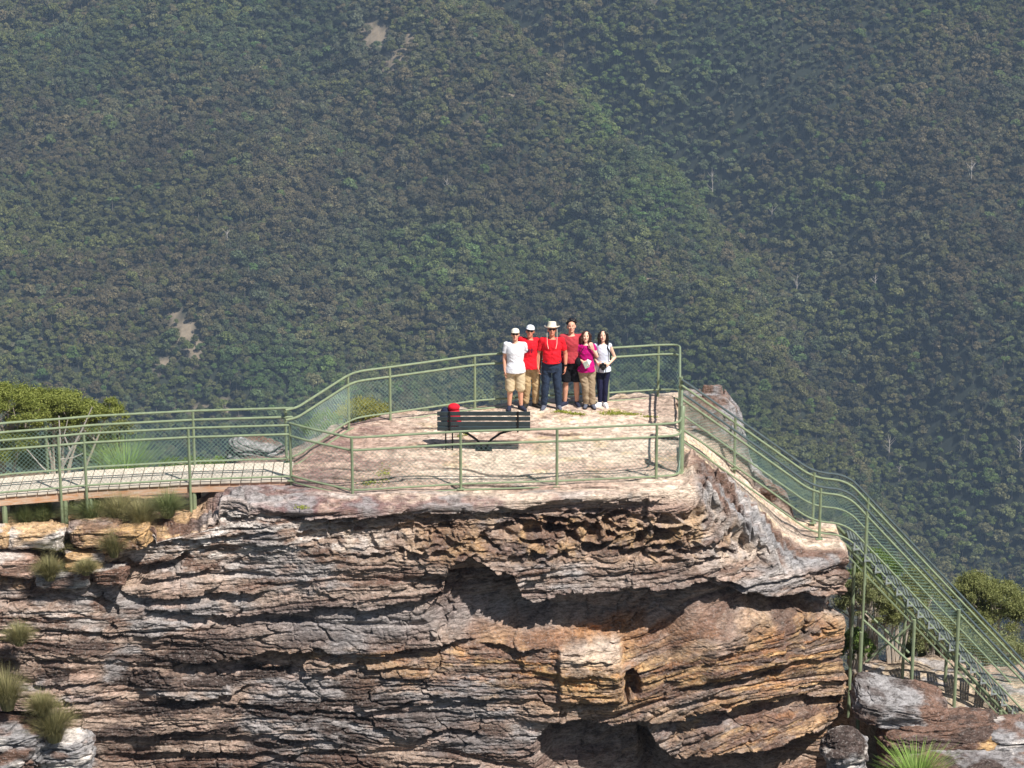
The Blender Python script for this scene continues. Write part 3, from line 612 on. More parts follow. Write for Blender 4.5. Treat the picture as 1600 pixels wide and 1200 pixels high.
# --- loose boulders
def boulder(name, c, size, seed, label, cat='boulder', cols=('grey', 'brown', 'white'), group=None, rot=0, tiltx=0, tilty=0, nn=150, block=.55, th=.16):
    nu, nv = nn*2, nn
    a = np.linspace(0, 2*math.pi, nu, endpoint=False); b = np.linspace(-math.pi/2, math.pi/2, nv)
    A, B = np.meshgrid(a, b, indexing='ij')
    p = 1-block*.75
    def sp_(v): return np.sign(v)*np.abs(v)**p
    X = sp_(np.cos(B))*sp_(np.cos(A)); Y = sp_(np.cos(B))*sp_(np.sin(A)); Z = sp_(np.sin(B))
    L = np.stack([X*size[0], Y*size[1], Z*size[2]], -1)
    d = unit(np.stack([X, Y, Z*.5], -1).reshape(-1, 3)).reshape(L.shape); sm = min(size)
    cx = np.arctan2(Y, X); w = X*3+Y*2
    def n3_(f, s): return (fbm(L[..., 0]*f+s, L[..., 2]*f*1.6+L[..., 1]*f*.7, 4, seed+s)+fbm(L[..., 1]*f+s, L[..., 2]*f*1.6-L[..., 0]*f*.5, 4, seed+s+50))*.7
    zz = L[..., 2]+.12*n3_(1.2, 1); kk = np.floor(zz/th); f = zz/th-kk
    o = np.tanh(2*(_h(kk, kk*0, seed)*2-1))*.5+.8*n3_(1.5, 3)-.5*sst(.75, .97, f)-(np.abs(f-.42)*1.9)**3*.35
    disp = sm*(.30*n3_(.8/sm, 5)+.16*o)+.05*n3_(4, 7)+.02*n3_(12, 9)
    ed = np.cos(B)**.3
    disp = disp+sm*.10*n3_(2.2/sm, 21)+.018*n3_(22, 23)-sm*.16*sst(.06, 0, np.abs(n3_(1.1/sm, 25)))
    L = L+d*(disp*ed)[..., None]
    M3 = np.array((Matrix.Rotation(rot, 3, 'Z')@Matrix.Rotation(tiltx, 3, 'X')@Matrix.Rotation(tilty, 3, 'Y')))
    P = L.reshape(-1, 3)@M3.T
    co = mixc(mixc(np.broadcast_to(C[cols[0]], X.shape+(3,)).copy(), cols[1], sst(-.05, .25, n3_(1.5, 11))), cols[2], .8*sst(.05, .3, n3_(2.6, 13)))
    I = np.arange(nu*nv).reshape(nu, nv); I = np.concatenate([I, I[:1]], 0)
    F = np.stack([I[:-1, :-1], I[1:, :-1], I[1:, 1:], I[:-1, 1:]], -1).reshape(-1, 4)
    o = npmesh(name, P, F, M['rock'], attrs={'col': np.clip(co.reshape(-1, 3)*(1+.2*n3_(5, 15).reshape(-1, 1)), .02, .9)}, smooth=True); o.location = c
    return tag(o, label, cat, group)
def pc(px, v, y): return W(px, v, y=y)
boulder('boulder', W(405, 712, y=-3.9), (.62, .5, .34), 11, 'grey layered boulder standing behind the walkway end', cols=('grey', 'brown', 'purple'), tilty=.25, nn=110, th=.1)
boulder('boulder', W(1405, 1100, y=-5.0), (.95, .7, .30), 21, 'dark flat topped boulder by the foot of the tall stair post', cols=('grey', 'brown', 'dark'), tilty=.22, tiltx=.15, block=.75, group='boulders below the stair')
boulder('boulder', W(1470, 1160, y=-5.4), (1.2, .8, .50), 31, 'brown rounded boulder with a reddish top below the stair', cols=('brown', 'ochre', 'dark'), tilty=-.05, block=.7, group='boulders below the stair')
boulder('boulder', W(1580, 1175, y=-5.6), (.75, .7, .6), 41, 'grey lichen covered boulder in the bottom right corner', cols=('grey', 'brown', 'white'), group='boulders below the stair')
boulder('boulder', W(1320, 1178, y=-6.4), (.42, .5, .50), 51, 'dark knobbly lichen boulder wedged at the foot of the cliff corner', cols=('dark', 'grey', 'white'), block=.3, nn=120, th=.3)
boulder('boulder', W(1535, 1215, y=-6.6), (1.5, .8, .4), 52, 'low dark boulder along the bottom right edge', cols=('dark', 'brown', 'grey'), group='boulders below the stair')
boulder('boulder', W(100, 1180, y=-8.0), (.62, .5, .42), 61, 'pale grey boulder near the bottom left corner beside tussocks', cols=('grey', 'white', 'brown'), nn=110)
boulder('boulder', W(12, 1160, y=-8.3), (.7, .5, .5), 71, 'brown grey boulder at the bottom left corner', cols=('brown', 'grey', 'white'), nn=110)
boulder('rock', W(150, 832, y=-7.0), (0.5, 0.34, 0.2), 81, 'tan block of stone right below the second walkway post', cat='rock', cols=('tan', 'white', 'brown'), rot=0.1, tilty=0.05, group='blocks on the left shoulder', nn=90, th=.09, block=.85)
boulder('rock', W(58, 838, y=-7.0), (0.55, 0.32, 0.19), 82, 'wide pale block of stone under the tussocks at far left', cat='rock', cols=('tan', 'white', 'brown'), rot=-0.08, tilty=-0.04, group='blocks on the left shoulder', nn=90, th=.09, block=.85)
boulder('rock', W(22, 880, y=-7.2), (0.52, 0.35, 0.22), 83, 'reddish block of stone at the left edge of the cliff', cat='rock', cols=('pink', 'brown', 'white'), rot=0.12, tilty=0.06, group='blocks on the left shoulder', nn=90, th=.09, block=.85)
boulder('rock', W(130, 876, y=-7.2), (0.36, 0.3, 0.17), 84, 'small tan block between the two dry tussocks on the left shoulder', cat='rock', cols=('tan', 'ochre', 'white'), rot=0.3, tilty=0.15, group='blocks on the left shoulder', nn=90, th=.09, block=.85)
boulder('rock', W(205, 838, y=-7.1), (0.34, 0.3, 0.2), 88, 'orange tan block just right of the walkway post, beside the dark overhang', cat='rock', cols=('ochre', 'tan', 'brown'), rot=-0.2, tilty=-0.1, group='blocks on the left shoulder', nn=90, th=.09, block=.85)
boulder('rock', W(-10, 838, y=-7.0), (0.34, 0.3, 0.2), 89, 'pale block cut off by the left edge of the picture', cat='rock', cols=('tan', 'brown', 'white'), rot=0.05, tilty=0.025, group='blocks on the left shoulder', nn=90, th=.09, block=.85)
boulder('rock', W(100, 900, y=-7.3), (0.5, 0.3, 0.16), 90, 'long flat grey slab at the bottom of the broken blocks', cat='rock', cols=('grey', 'brown', 'white'), rot=0.06, tilty=0.03, group='blocks on the left shoulder', nn=90, th=.09, block=.85)
boulder('rock', W(175, 896, y=-7.25), (0.3, 0.3, 0.15), 91, 'small brown slab in the corner where the main wall starts', cat='rock', cols=('brown', 'tan', 'white'), rot=-0.1, tilty=-0.05, group='blocks on the left shoulder', nn=90, th=.09, block=.85)
boulder('rock', W(1112, 650, y=-.9), (.46, .4, .24), 85, 'grey craggy rock on the ridge behind the stair top', cat='rock', cols=('grey', 'white', 'brown'), nn=130, th=.12, block=.25, group='rocks along the ridge behind the stair')
boulder('rock', W(1130, 700, y=-2.2), (.34, .35, .36), 86, 'pitted grey rock lower on the ridge behind the stair', cat='rock', cols=('grey', 'dark', 'white'), nn=130, th=.14, block=.25, group='rocks along the ridge behind the stair')
boulder('rock', W(1195, 770, y=-2.6), (.24, .25, .16), 87, 'small flat rock by the lower bend of the stair rail', cat='rock', cols=('grey', 'brown', 'tan'), nn=80, th=.1, group='rocks along the ridge behind the stair')
# ------------------------------------------------------------------ fences, walkway, stair
def polylen(pts):
    L = [0]
    for a, b in zip(pts, pts[1:]): L.append(L[-1]+(Vector(b)-Vector(a)).length)
    return L
def at_len(pts, L, s):
    s = min(max(s, 0), L[-1])
    for i in range(len(L)-1):
        if s <= L[i+1] or i == len(L)-2:
            t = (s-L[i])/max(L[i+1]-L[i], 1e-9); return Vector(pts[i]).lerp(Vector(pts[i+1]), t)
def hlen(pts):
    L = [0]
    for a, b in zip(pts, pts[1:]): L.append(L[-1]+math.hypot(b[0]-a[0], b[1]-a[1]))
    return L
def wire_panel(mb, pts, z0, z1, pitch=.085, r=.0025, n=6, clip=None):
    """diamond wire between heights z0 and z1 over the base line pts"""
    L = hlen(pts); T = L[-1]; H = z1-z0
    def P(u, w):
        p = at_len(pts, L, u); return p+Vector((0, 0, z0+H*w))
    u = -H
    while u < T:
        for s in (1, -1):
            a, b = (u, u+H) if s == 1 else (u+H, u)
            # clip to the panel
            w0, w1 = 0.0, 1.0
            if s == 1:
                if a < 0: w0 = -a/H
                if b > T: w1 = (T-a)/H
            else:
                if b < 0: w1 = a/H
                if a > T: w0 = (a-T)/H
            if w1-w0 > .03:
                q = []
                for i in range(n+1):
                    w = w0+(w1-w0)*i/n; q.append(P(a+(b-a)*w, w))
                mb.tube(q, r, 3)
        u += pitch
def fence(name, label, base, posts, H=1.1, H2=.91, Hb=.08, rr=.0235, pr=.027, group=None, foot=.15, fr=.16, extra=None, top_mat='rail', wire=True, ends=(False, False), pitch=.085, drops=None, mid2=None):
    """base: foot line; posts: list of (x,y,z) feet; top rail, second rail, bottom rail, posts and wire"""
    o = empty(name, base[0], 0, label, 'fence', group); org = Vector(base[0])
    def loc(p): return Vector(p)-org
    def rail(h, nm='rail', r=rr, m='rail', a=None, b=None):
        pts = [loc((p[0], p[1], p[2]+h)) for p in base]
        mb = MB(); mb.tube(fillet(pts, fr), r, 8); return mb.build(nm, M[m], o)
    rail(H, 'top_rail', m=top_mat); rail(H2, 'middle_rail'); rail(Hb, 'bottom_rail', r=rr*.85)
    if extra is not None: rail(extra, 'foot_rail', r=rr*.8)
    for e, i in zip(ends, (0, -1)):
        if e:   # loop that joins the two upper rails
            p = loc(base[i]); q = loc(base[1 if i == 0 else -2]); d = (p-q); d.z = 0; d.normalize(); h = H-H2
            mb = MB(); mb.tube([p+Vector((0, 0, H2+h/2-h/2*math.cos(k*math.pi/8)))+d*(math.sin(k*math.pi/8)*h*.75) for k in range(9)], rr, 8); mb.build('rail_end', M['rail'], o)
    for k, p in enumerate(posts):
        f = foot if drops is None else drops[k]
        mb = MB(); mb.tube([loc((p[0], p[1], p[2]-f)), loc((p[0], p[1], p[2]+H-.01))], pr, 8)
        ob = mb.build('post', M['rail'], o)
        if f < .4:
            pm = MB(); pm.box(loc((p[0], p[1], p[2]+.004)), (.13, .13, .012)); pm.build('base_plate', M['rail'], ob, smooth=False)
    if wire:
        mb = MB(); fb = fillet([Vector(p) for p in base], fr)
        wire_panel(mb, [loc(p) for p in fb], Hb, H2, pitch=pitch); mb.build('wire_mesh', M['wire'], o, smooth=False)
    return o
def G(px, v, z=0): return tuple(W(px, v, z=z))
Y = lambda px, y, z: (xat(px, y, z), y, z)
# walkway
NB = [G(-150, 796), G(0, 776), G(95, 768.5), G(135, 764.5), G(297, 755.5), G(455, 750.5)]
FB = [(x-.02, y+1.02, z) for x, y, z in NB]
fence('safety_fence', 'green pipe fence along the near edge of the walkway', NB, [NB[0], NB[2], NB[3], NB[4], NB[5]], group='green pipe fences round the lookout', drops=[.7, .72, .72, .62, .1], H2=.92)
fence('safety_fence', 'green pipe fence along the far edge of the walkway', FB, [FB[0], Y(75, FB[2][1], 0), FB[4], Y(448, FB[5][1], 0)], group='green pipe fences round the lookout', drops=[.7, .7, .6, .1], H2=.92)
# the front of the platform and round its corner
P0 = NB[5]
A = [P0, Y(480, -6.15, 0), Y(532, -6.42, -.05), Y(551, -6.5, -.08), Y(720, -6.22, -.05), Y(870, -6.12, -.03), Y(1025, -5.9, -.02), Y(1062, -5.8, -.02), Y(1064, -3.98, 0)]
fence('safety_fence', 'green pipe fence along the front edge of the rock platform', A, [A[3], A[4], A[5], A[6]], group='green pipe fences round the lookout', foot=.12, H=1.14, H2=.89, Hb=.1, fr=.22, extra=-.02, ends=(False, True))
mb = empty('corner_post', Y(1064, -5.5, 0), 0, 'thick green corner post between the front fence and the stair', 'post')
q = MB(); q.tube([(0, 0, -.15), (0, 0, 1.18), (.02, .1, 1.3)], .05, 10); q.build('pole', M['rail'], mb); q = MB(); q.tube([(0, 0, .0), (0, 0, .03)], .1, 12); q.build('base_plate', M['rail'], mb)
B = [Y(448, -5.0, 0), Y(466, -4.85, 0), Y(545, -2.98, .05), Y(562, -2.72, .05), Y(610, -2.46, .05), Y(742, -1.68, .05), Y(850, -1.25, .02), Y(950, -1.02, 0), Y(1028, -.80, 0), Y(1061, -.78, 0), Y(1061, -3.0, 0)]
fence('safety_fence', 'green pipe fence along the back edge behind the people', B, [B[2], B[4], B[5], B[7], B[8]], group='green pipe fences round the lookout', foot=.4, H=1.1, H2=.90, Hb=.14, extra=-.04, fr=.22)
q = MB(); o_ = empty('end_post', Y(1063, -3.0, 0), 0, 'slim green post where the back fence meets the stair rail', 'post'); q.tube([(0, 0, -.1), (0, 0, 1.12)], .034, 8); q.build('pole', M['rail'], o_); q = MB(); q.tube([(0, 0, .0), (0, 0, .02)], .08, 12); q.build('base_plate', M['rail'], o_)
# stair rails
YN, YF = -3.9, -3.05
def stair_line(y): return [Y(1064, y, 0), (xat(1100, y, -.3), y, -.33), (xat(1268, y, -1.9), y, -1.93), (xat(1322, y, -1.97), y, -2.0), (xat(1322, y, -2)+4.3, y, -2.0-4.3*1.085)]
SN, SF = stair_line(YN), stair_line(YF)
def on(l, px):
    for a, b in zip(l, l[1:]):
        pa, pb = proj(*a)[0], proj(*b)[0]
        if pa <= px <= pb+1: t = (px-pa)/(pb-pa); return tuple(Vector(a).lerp(Vector(b), t))
    return l[-1]
fence('safety_fence', 'near side green railing of the steep stair with wire mesh', SN, [on(SN, 1280), on(SN, 1351)], group='green pipe fences round the lookout', drops=[.0, 3.2], H=1.08, H2=.96, Hb=.36, extra=.12, fr=.3, top_mat='rail_grey', pitch=.062)
fence('safety_fence', 'far side green railing of the steep stair', SF, [on(SF, 1147), on(SF, 1270), on(SF, 1353)], group='green pipe fences round the lookout', drops=[.2, .1, 1.0], H=1.08, H2=.96, Hb=.36, fr=.3, top_mat='rail_grey', pitch=.062)
# walkway deck
wk = empty('walkway', NB[5], 0, 'raised walkway with pale boards and timber edge beams', 'walkway'); org = Vector(NB[5])
mb = MB(); Ln = hlen(NB); Lf = hlen(FB); s = 0; T = Ln[-1]; rj = random.Random(3); nbm = 0
bo = MB()
while s < T-.12:
    a0 = at_len(NB, Ln, s+.008); a1 = at_len(NB, Ln, s+.180); b0 = at_len(FB, Lf, s+.008); b1 = at_len(FB, Lf, s+.180)
    dz = rj.uniform(-.004, .004); zt = .012+dz; zb = zt-.035; ov = (a0-b0).normalized()*.0
    vs = [a0+ov, a1+ov, b1-ov, b0-ov]; vs = [v-org for v in vs]
    bo.add([Vector((v.x, v.y, zb)) for v in vs]+[Vector((v.x, v.y, zt)) for v in vs], [(3, 2, 1, 0), (4, 5, 6, 7), (0, 1, 5, 4), (1, 2, 6, 5), (2, 3, 7, 6), (3, 0, 4, 7)])
    s += .190
bo.build('deck', M['deck'], wk, smooth=False)
for off in (.0, .5, 1.0):
    mb = MB(); pts = [(Vector(p)+Vector((0, off+(.06 if off == 0 else -.04 if off == 1 else 0), 0))-org) for p in NB]
    for a, b in zip(pts, pts[1:]):
        d = (b-a); M3 = d.to_track_quat('X', 'Z').to_matrix(); mb.box((a+b)/2+Vector((0, 0, -.115)), (d.length+.005, .05, .16), M3)
    mb.build('beam', M['timber'], wk, smooth=False)
for k in (1, 2, 3, 4):
    for off in (.10, .9):
        p = Vector(NB[k])-org+Vector((.05, off, 0)); mb = MB(); mb.tube([p+Vector((0, 0, -1.0)), p+Vector((0, 0, -.2))], .05, 8); mb.build('support_post', M['darkbark'] if off > .5 else M['rail'], wk)
# the steel stair itself
st = empty('steel_stair', SN[3], 0, 'steep green steel stair running down to the lower ledge', 'stair'); org = Vector(SN[3])
slope = -1.085; xl = 4.3; ang = math.atan(slope)
for yy in (YN+.03, YF-.03):
    mb = MB(); a = Vector((xl, 0, xl*slope)); M3 = a.to_track_quat('X', 'Z').to_matrix()
    for dzz in (.0, -.19): mb.box(a/2+Vector((-.05, yy-YN, dzz-.02)), (a.length+.1, .05, .022), M3)
    mb.box(a/2+Vector((-.05, yy-YN, -.045)), (a.length+.1, .010, .075), M3)
    for kk in range(26): xx = .1+kk*.16; mb.box((xx, yy-YN, xx*slope-.12), (.02, .02, .17))
    mb.build('stringer', M['rail'], st, smooth=False)
nst = 19
for i in range(nst):
    x = .12+i*(xl-.1)/nst; z = x*slope
    mb = MB()
    for k in range(4): mb.box((x+k*.055, .425, z+.02), (.035, .80, .03))
    t = mb.build('tread', M['tread'], st, smooth=False)
    mb = MB(); mb.box((x+.05, -.02, z+.02), (.035, .012, .17)); mb.box((x+.09, -.024, z-.03), (.12, .014, .035)); mb.build('bracket', M['bracket'], t, smooth=False)
def stair_z(px): return on(SN, px)
for px, vb in ((1427, 1075), (1492, 1112), (1562, 1126)):
    p = Vector(on(SN, px)); zb = W(px, vb, y=YN-.05).z
    top = p.z-.12 if px != 1492 else p.z+1.05
    mb = MB(); mb.tube([Vector((p.x, YN-.04, zb-.4))-org, Vector((p.x, YN-.04, top))-org], .036, 8); mb.build('support_post', M['rail'], st)
    mb = MB(); mb.tube([Vector((p.x-.05, YF+.04, zb-.4))-org, Vector((p.x-.05, YF+.04, p.z-.12))-org], .034, 8); mb.build('support_post', M['rail'], st)
p = Vector(on(SN, 1351)); mb = MB(); mb.tube([Vector((p.x-.02, YN-.03, -6.5))-org, Vector((p.x-.02, YN-.03, p.z-1.5))-org], .04, 8); mb.build('support_post', M['rail'], st)
mb = MB(); mb.tube([Vector((p.x-.1, YF+.03, -6.2))-org, Vector((p.x-.1, YF+.03, p.z-.1))-org], .036, 8); mb.build('support_post', M['rail'], st)
for (a, b, yy) in (((1348, 968), (1427, 1040), YN), ((1352, 1035), (1425, 975), YF+.0), ((1352, 955), (1420, 1020), YF)):
    pa, pb = W(*a, y=yy), W(*b, y=yy); mb = MB(); mb.tube([pa-org, pb-org], .026, 8); mb.build('brace', M['rail'], st)
# ------------------------------------------------------------------ bench and pack
by_ = -4.32; bx_ = xat(756, by_, 0)
bz_ = float(top_z(np.array([bx_]), np.array([by_+.25]))[0])
bn = empty('bench', (bx_, by_, bz_), 0, 'dark green slatted bench on a forked pedestal facing the valley', 'bench')
for k in range(4):
    mb = MB(); mb.box((0, -.02+.0*k, .50+k*.103), (1.80, .024, .082), Matrix.Rotation(R(6), 3, 'X')); mb.build('back_slat', M['bench_slat'], bn, smooth=False, bevel=.004)
for k in range(4):
    mb = MB(); mb.box((0, .08+k*.105, .455), (1.80, .088, .026)); mb.build('seat_slat', M['bench_slat'], bn, smooth=False, bevel=.004)
for x in (-.66, .66):
    mb = MB(); mb.tube([(x, .45, .43), (x, .02, .425), (x, -.045, .47), (x, -.045, .86)], .018, 8); mb.build('frame', M['bench_iron'], bn)
mb = MB()
for s_ in (-1, 1):
    mb.tube([(s_*.80, .2, .43), (s_*.55, .2, .40), (s_*.32, .2, .33), (s_*.14, .2, .20), (s_*.05, .2, .08), (s_*.045, .2, 0)], .03, 8, .8)
mb.box((0, .2, .012), (.32, .2, .024)); mb.build('pedestal', M['bench_iron'], bn)
for dx in (-.74, -.61):
    mb = MB(); mb.tube([(dx, .12, .44), (dx, .10, -.02)], .014, 6); mb.build('leg', M['bench_iron'], bn)
# back pack
def remesh(o, vox, smooth=3, fac=.5):
    m = o.modifiers.new('remesh', 'REMESH'); m.mode = 'VOXEL'; m.voxel_size = vox; m.use_smooth_shade = True
    s = o.modifiers.new('smooth', 'SMOOTH'); s.iterations = smooth; s.factor = fac
    dg = bpy.context.evaluated_depsgraph_get(); me = bpy.data.meshes.new_from_object(o.evaluated_get(dg)); 
    o.modifiers.clear(); mats = list(o.data.materials); o.data = me
    if not me.materials and mats:
        for q in mats: me.materials.append(q)
    for p in me.polygons: p.use_smooth = True
    return o
bp = empty('backpack', (bx_-.60, by_+.22, bz_+.47), 0, 'red and navy backpack lying on the bench seat', 'backpack')
red = cloth('pack_red', (206, 30, 48)); navy = cloth('pack_navy', (34, 40, 62))
mb = MB(); mb.ell((.02, 0, .20), (.13, .11, .22)); mb.ell((.02, 0, .12), (.15, .13, .13)); remesh(mb.build('bag', red, bp), .01, 6)
mb = MB(); mb.ell((-.15, .02, .21), (.11, .10, .18)); remesh(mb.build('side_bag', navy, bp), .01, 6)
mb = MB(); mb.ell((.02, 0, .39), (.12, .10, .08)); remesh(mb.build('lid', red, bp), .01, 4)
mb = MB(); mb.tube([(-.02, 0, .41), (0, 0, .46), (.05, 0, .46), (.07, 0, .41)], .010, 6); mb.build('carry_loop', M['bench_iron'], bp)
# ------------------------------------------------------------------ people
def cap(mb, p0, r0, p1, r1, n=14, flat0=False, flat1=False):
    p0, p1 = Vector(p0), Vector(p1); d = (p1-p0); L = d.length; t = d/L
    rr = []; q = []
    if not flat0:
        for k in range(5): a = math.pi/2*k/5; q.append(p0-t*r0*math.cos(a)); rr.append(max(r0*math.sin(a), .001))
    for k in range(5): q.append(p0+d*k/4); rr.append(r0+(r1-r0)*k/4)
    if not flat1:
        for k in range(1, 6): a = math.pi/2*k/5; q.append(p1+t*r1*math.sin(a)); rr.append(max(r1*math.cos(a), .001))
    mb.tube(q, rr, n)
def hand(mb, w, d, nrm, curl, side):
    """palm from the wrist w along d; nrm = palm side; side = thumb direction"""
    d = Vector(d).normalized(); nrm = Vector(nrm); nrm = (nrm-d*nrm.dot(d)).normalized(); s = d.cross(nrm).normalized()
    if s.dot(Vector(side)) < 0: s = -s
    w = Vector(w)
    for k in (-1, -.33, .33, 1): cap(mb, w+s*k*.018, .017, w+d*.085+s*k*.028, .0135, 10)
    for k, l in zip((1.05, .36, -.34, -1.02), (.068, .078, .072, .055)):
        a = w+d*.088+s*k*.029; fd = (d+s*k*.10).normalized()
        b = a+(fd*math.cos(curl*.5)+nrm*math.sin(curl*.5))*l*.5; c = b+(fd*math.cos(curl*1.4)+nrm*math.sin(curl*1.4))*l*.5
        cap(mb, a, .0095, b, .009, 8); cap(mb, b, .009, c, .0075, 8)
    a = w+d*.025+s*.03; b = a+(s*.75+d*.6+nrm*.25).normalized()*.035; c = b+(s*.25+d*.9+nrm*.35).normalized()*.032
    cap(mb, a, .014, b, .0105, 8); cap(mb, b, .0105, c, .0085, 8)
def person(px, vfoot, H, label, spec):
    p = W(px, vfoot, z=0); gz = float(top_z(np.array([p.x]), np.array([p.y]))[0])
    o = empty('person', (p.x, p.y, gz), 0, label, 'person', 'group of six people at the back fence'); k = H/1.75
    o.scale = (1, 1, 1)
    def V3(a): return Vector(a)*k
    org = Vector((p.x, p.y, gz))
    def pt(a):          # ('px', u, v, dy): a point given by its place in the picture at depth y
        if a[0] == 'px': return (W(a[1], a[2], y=p.y+a[3])-org)
        return V3(a)
    f = spec.get('fem', False); lean = Vector(spec.get('lean', (0, 0, 0)))
    hipw = .095; shw = spec.get('shw', .155 if f else .182)
    bl = spec.get('belly', 0)
    J = {'hipR': (-hipw, 0, .90), 'hipL': (hipw, 0, .90), 'kneeR': (-.105, -.02, .49), 'kneeL': (.105, -.02, .49), 'ankR': (-.12, .03, .085), 'ankL': (.12, .03, .085)}
    J.update(spec.get('legs', {})); J = {a: V3(b) for a, b in J.items()}
    sR, sL = V3((-shw, .0, 1.415))+lean, V3((shw, .0, 1.415))+lean
    sR += V3(spec.get('shR', (0, 0, 0))); sL += V3(spec.get('shL', (0, 0, 0)))
    arms = {}
    for sd, s0 in (('R', sR), ('L', sL)):
        e, wr, hd, nm, th, cu = spec['arm'+sd]
        arms[sd] = (s0, pt(e), pt(wr), Vector(hd), nm, th, cu)
    hc = V3((0, -.015, 1.635))+lean*1.15+Vector(spec.get('head', (0, 0, 0)))
    skin = M[spec.get('skin', 'skin')]; tilt = Matrix.Rotation(-.24, 3, 'X')@Matrix.Rotation(spec.get('tilt', 0), 3, 'Y')@Matrix.Rotation(spec.get('turn', 0), 3, 'Z')
    def HV(a): return hc+tilt@V3(a)
    # body, one continuous surface
    mb = MB()
    tor = [(.83, .13, .095), (.90, .165, .115), (.98, .160 if not f else .158, .11), (1.08, .142+bl*.03 if not f else .122, .098+bl*.05), (1.20, .155 if not f else .132, .108), (1.30, .170 if not f else .145, .115), (1.39, .165 if not f else .135, .098), (1.44, .11, .07), (1.475, .065, .058)]
    def torso(mb, e, lo, hi, se=0):
        zz = np.array([t[0] for t in tor]); secs = []
        for z in np.linspace(lo, hi, 12):
            rx_ = np.interp(z, zz, [t[1] for t in tor]); ry_ = np.interp(z, zz, [t[2] for t in tor]); tt = max(0, (z-.9)/.55)
            yb = -.015-(.05*bl if 1.0 < z < 1.2 else 0)
            secs.append((lean.x*tt, yb+lean.y*tt, z*k, (rx_+e)*k, (ry_+e)*k))
        mb.loft(secs, 24)
    torso(mb, 0, .82, 1.475)
    cap(mb, V3((0, .0, 1.43))+lean, .057*k, hc+V3((0, .01, -.075)), .052*k)
    mb.ell(HV((0, .012, .022)), (.076*k, .094*k, .098*k), tilt, 18, 14); mb.ell(HV((0, -.022, -.045)), (.060*k, .066*k, .072*k), tilt, 16, 12); mb.ell(HV((0, -.062, -.092)), (.026*k, .022*k, .020*k), tilt)
    cap(mb, HV((0, -.084, .016)), .009*k, HV((0, -.104, -.018)), .015*k, 8)
    for s_ in (-1, 1): mb.ell(HV((s_*.078, .01, -.005)), (.012*k, .020*k, .032*k), tilt); mb.ell(HV((s_*.036, -.066, -.02)), (.024*k, .02*k, .022*k), tilt)
    for sd in 'RL':
        s0, e, wr, hd, nm, th, cu = arms[sd]; sl = .82 if f else 1.0
        cap(mb, s0, .054*sl*k, e, .040*sl*k); cap(mb, e, .042*sl*k, e.lerp(wr, .3), .042*sl*k); cap(mb, e.lerp(wr, .3), .042*sl*k, wr, .026*sl*k)
        cap(mb, s0+V3((0, 0, .0)), .056*sl*k, V3((0, 0, 1.42))+lean, .06*k)
        hand(mb, wr, hd, nm, cu, th)
        h_, kn, an = J['hip'+sd], J['knee'+sd], J['ank'+sd]
        cap(mb, h_, .088*k, kn, .056*k); cap(mb, kn, .055*k, kn.lerp(an, .3), .058*k); cap(mb, kn.lerp(an, .3), .058*k, an, .037*k)
        ft = Vector(spec.get('toe'+sd, ((-.25 if sd == 'R' else .25), -1, 0))).normalized(); cap(mb, an+V3((0, 0, -.04)), .036*k, an+ft*.13*k+V3((0, 0, -.055)), .026*k)
    body = remesh(mb.build('body', skin, o), .0062, 3)
    # shoes
    for sd in 'RL':
        an = J['ank'+sd]; ft = Vector(spec.get('toe'+sd, ((-.25 if sd == 'R' else .25), -1, 0))).normalized(); mb = MB(); g = Vector((0, 0, -an.z))
        cap(mb, an+g-ft*.045*k+V3((0, 0, .042)), .044*k, an+g+ft*.15*k+V3((0, 0, .036)), .038*k); cap(mb, an+g+ft*.0*k+V3((0, 0, .055)), .046*k, an+g+ft*.07*k+V3((0, 0, .05)), .044*k)
        mb.ell(an+g+V3((0, 0, .085)), (.045*k, .048*k, .03*k))
        sh = remesh(mb.build('shoe', spec['shoe'], o), .008, 3)
        mb = MB(); pts = [an+g-ft*.075*k, an+g+ft*.05*k, an+g+ft*.18*k]; sidev = Vector((0, 0, 1)).cross(ft)
        out = [(-.085, .02), (-.06, .038), (0, .036), (.08, .046), (.15, .042), (.19, .018)]
        ring = [an+g+ft*a*k+sidev*b*k for a, b in out]+[an+g+ft*a*k-sidev*b*k for a, b in reversed(out)]; m_ = len(ring)
        mb.add([v+Vector((0, 0, .001)) for v in ring]+[v+Vector((0, 0, .022)) for v in ring], [tuple(range(m_-1, -1, -1)), tuple(range(m_, 2*m_))]+[(i, (i+1) % m_, m_+(i+1) % m_, m_+i) for i in range(m_)])
        mb.build('sole', spec.get('sole', M['bench_iron']), sh, smooth=False)
    # trousers / shorts / leggings
    mb = MB(); e = spec.get('loose', .018); lo = spec.get('leg_to', .10); bl_ = bl
    torso(mb, .024, .795, spec.get('waist', 1.0))
    for sd in 'RL':
        h_, kn, an = J['hip'+sd], J['knee'+sd], J['ank'+sd]
        if lo > .5:
            t = (h_.z/k-lo)/(h_.z/k-kn.z/k); q = h_.lerp(kn, t); cap(mb, h_, (.092+e)*k, q, (.072+e*1.6)*k, 18, False, True)
        elif lo > .3:
            t = (kn.z/k-lo)/(kn.z/k-an.z/k); cap(mb, h_, (.092+e)*k, kn, (.066+e*1.5)*k, 18); cap(mb, kn, (.066+e*1.5)*k, kn.lerp(an, t), (.064+e*1.7)*k, 18, False, True)
        else:
            cap(mb, h_, (.090+e)*k, kn, (.058+e)*k, 18); cap(mb, kn, (.058+e)*k, kn.lerp(an, .35), (.056+e*.9)*k, 18); cap(mb, kn.lerp(an, .35), (.056+e*.9)*k, an.lerp(kn, .02), (.040+e*1.2)*k, 18, False, True)
    tr = remesh(mb.build(spec.get('lower', 'trousers'), spec['pants'], o), .009, 3); wrinkle(tr, .013*spec.get('wr', 1), spec['seed'])
    # top
    mb = MB(); e = spec.get('tee', .020); hem = spec.get('hem', .90)
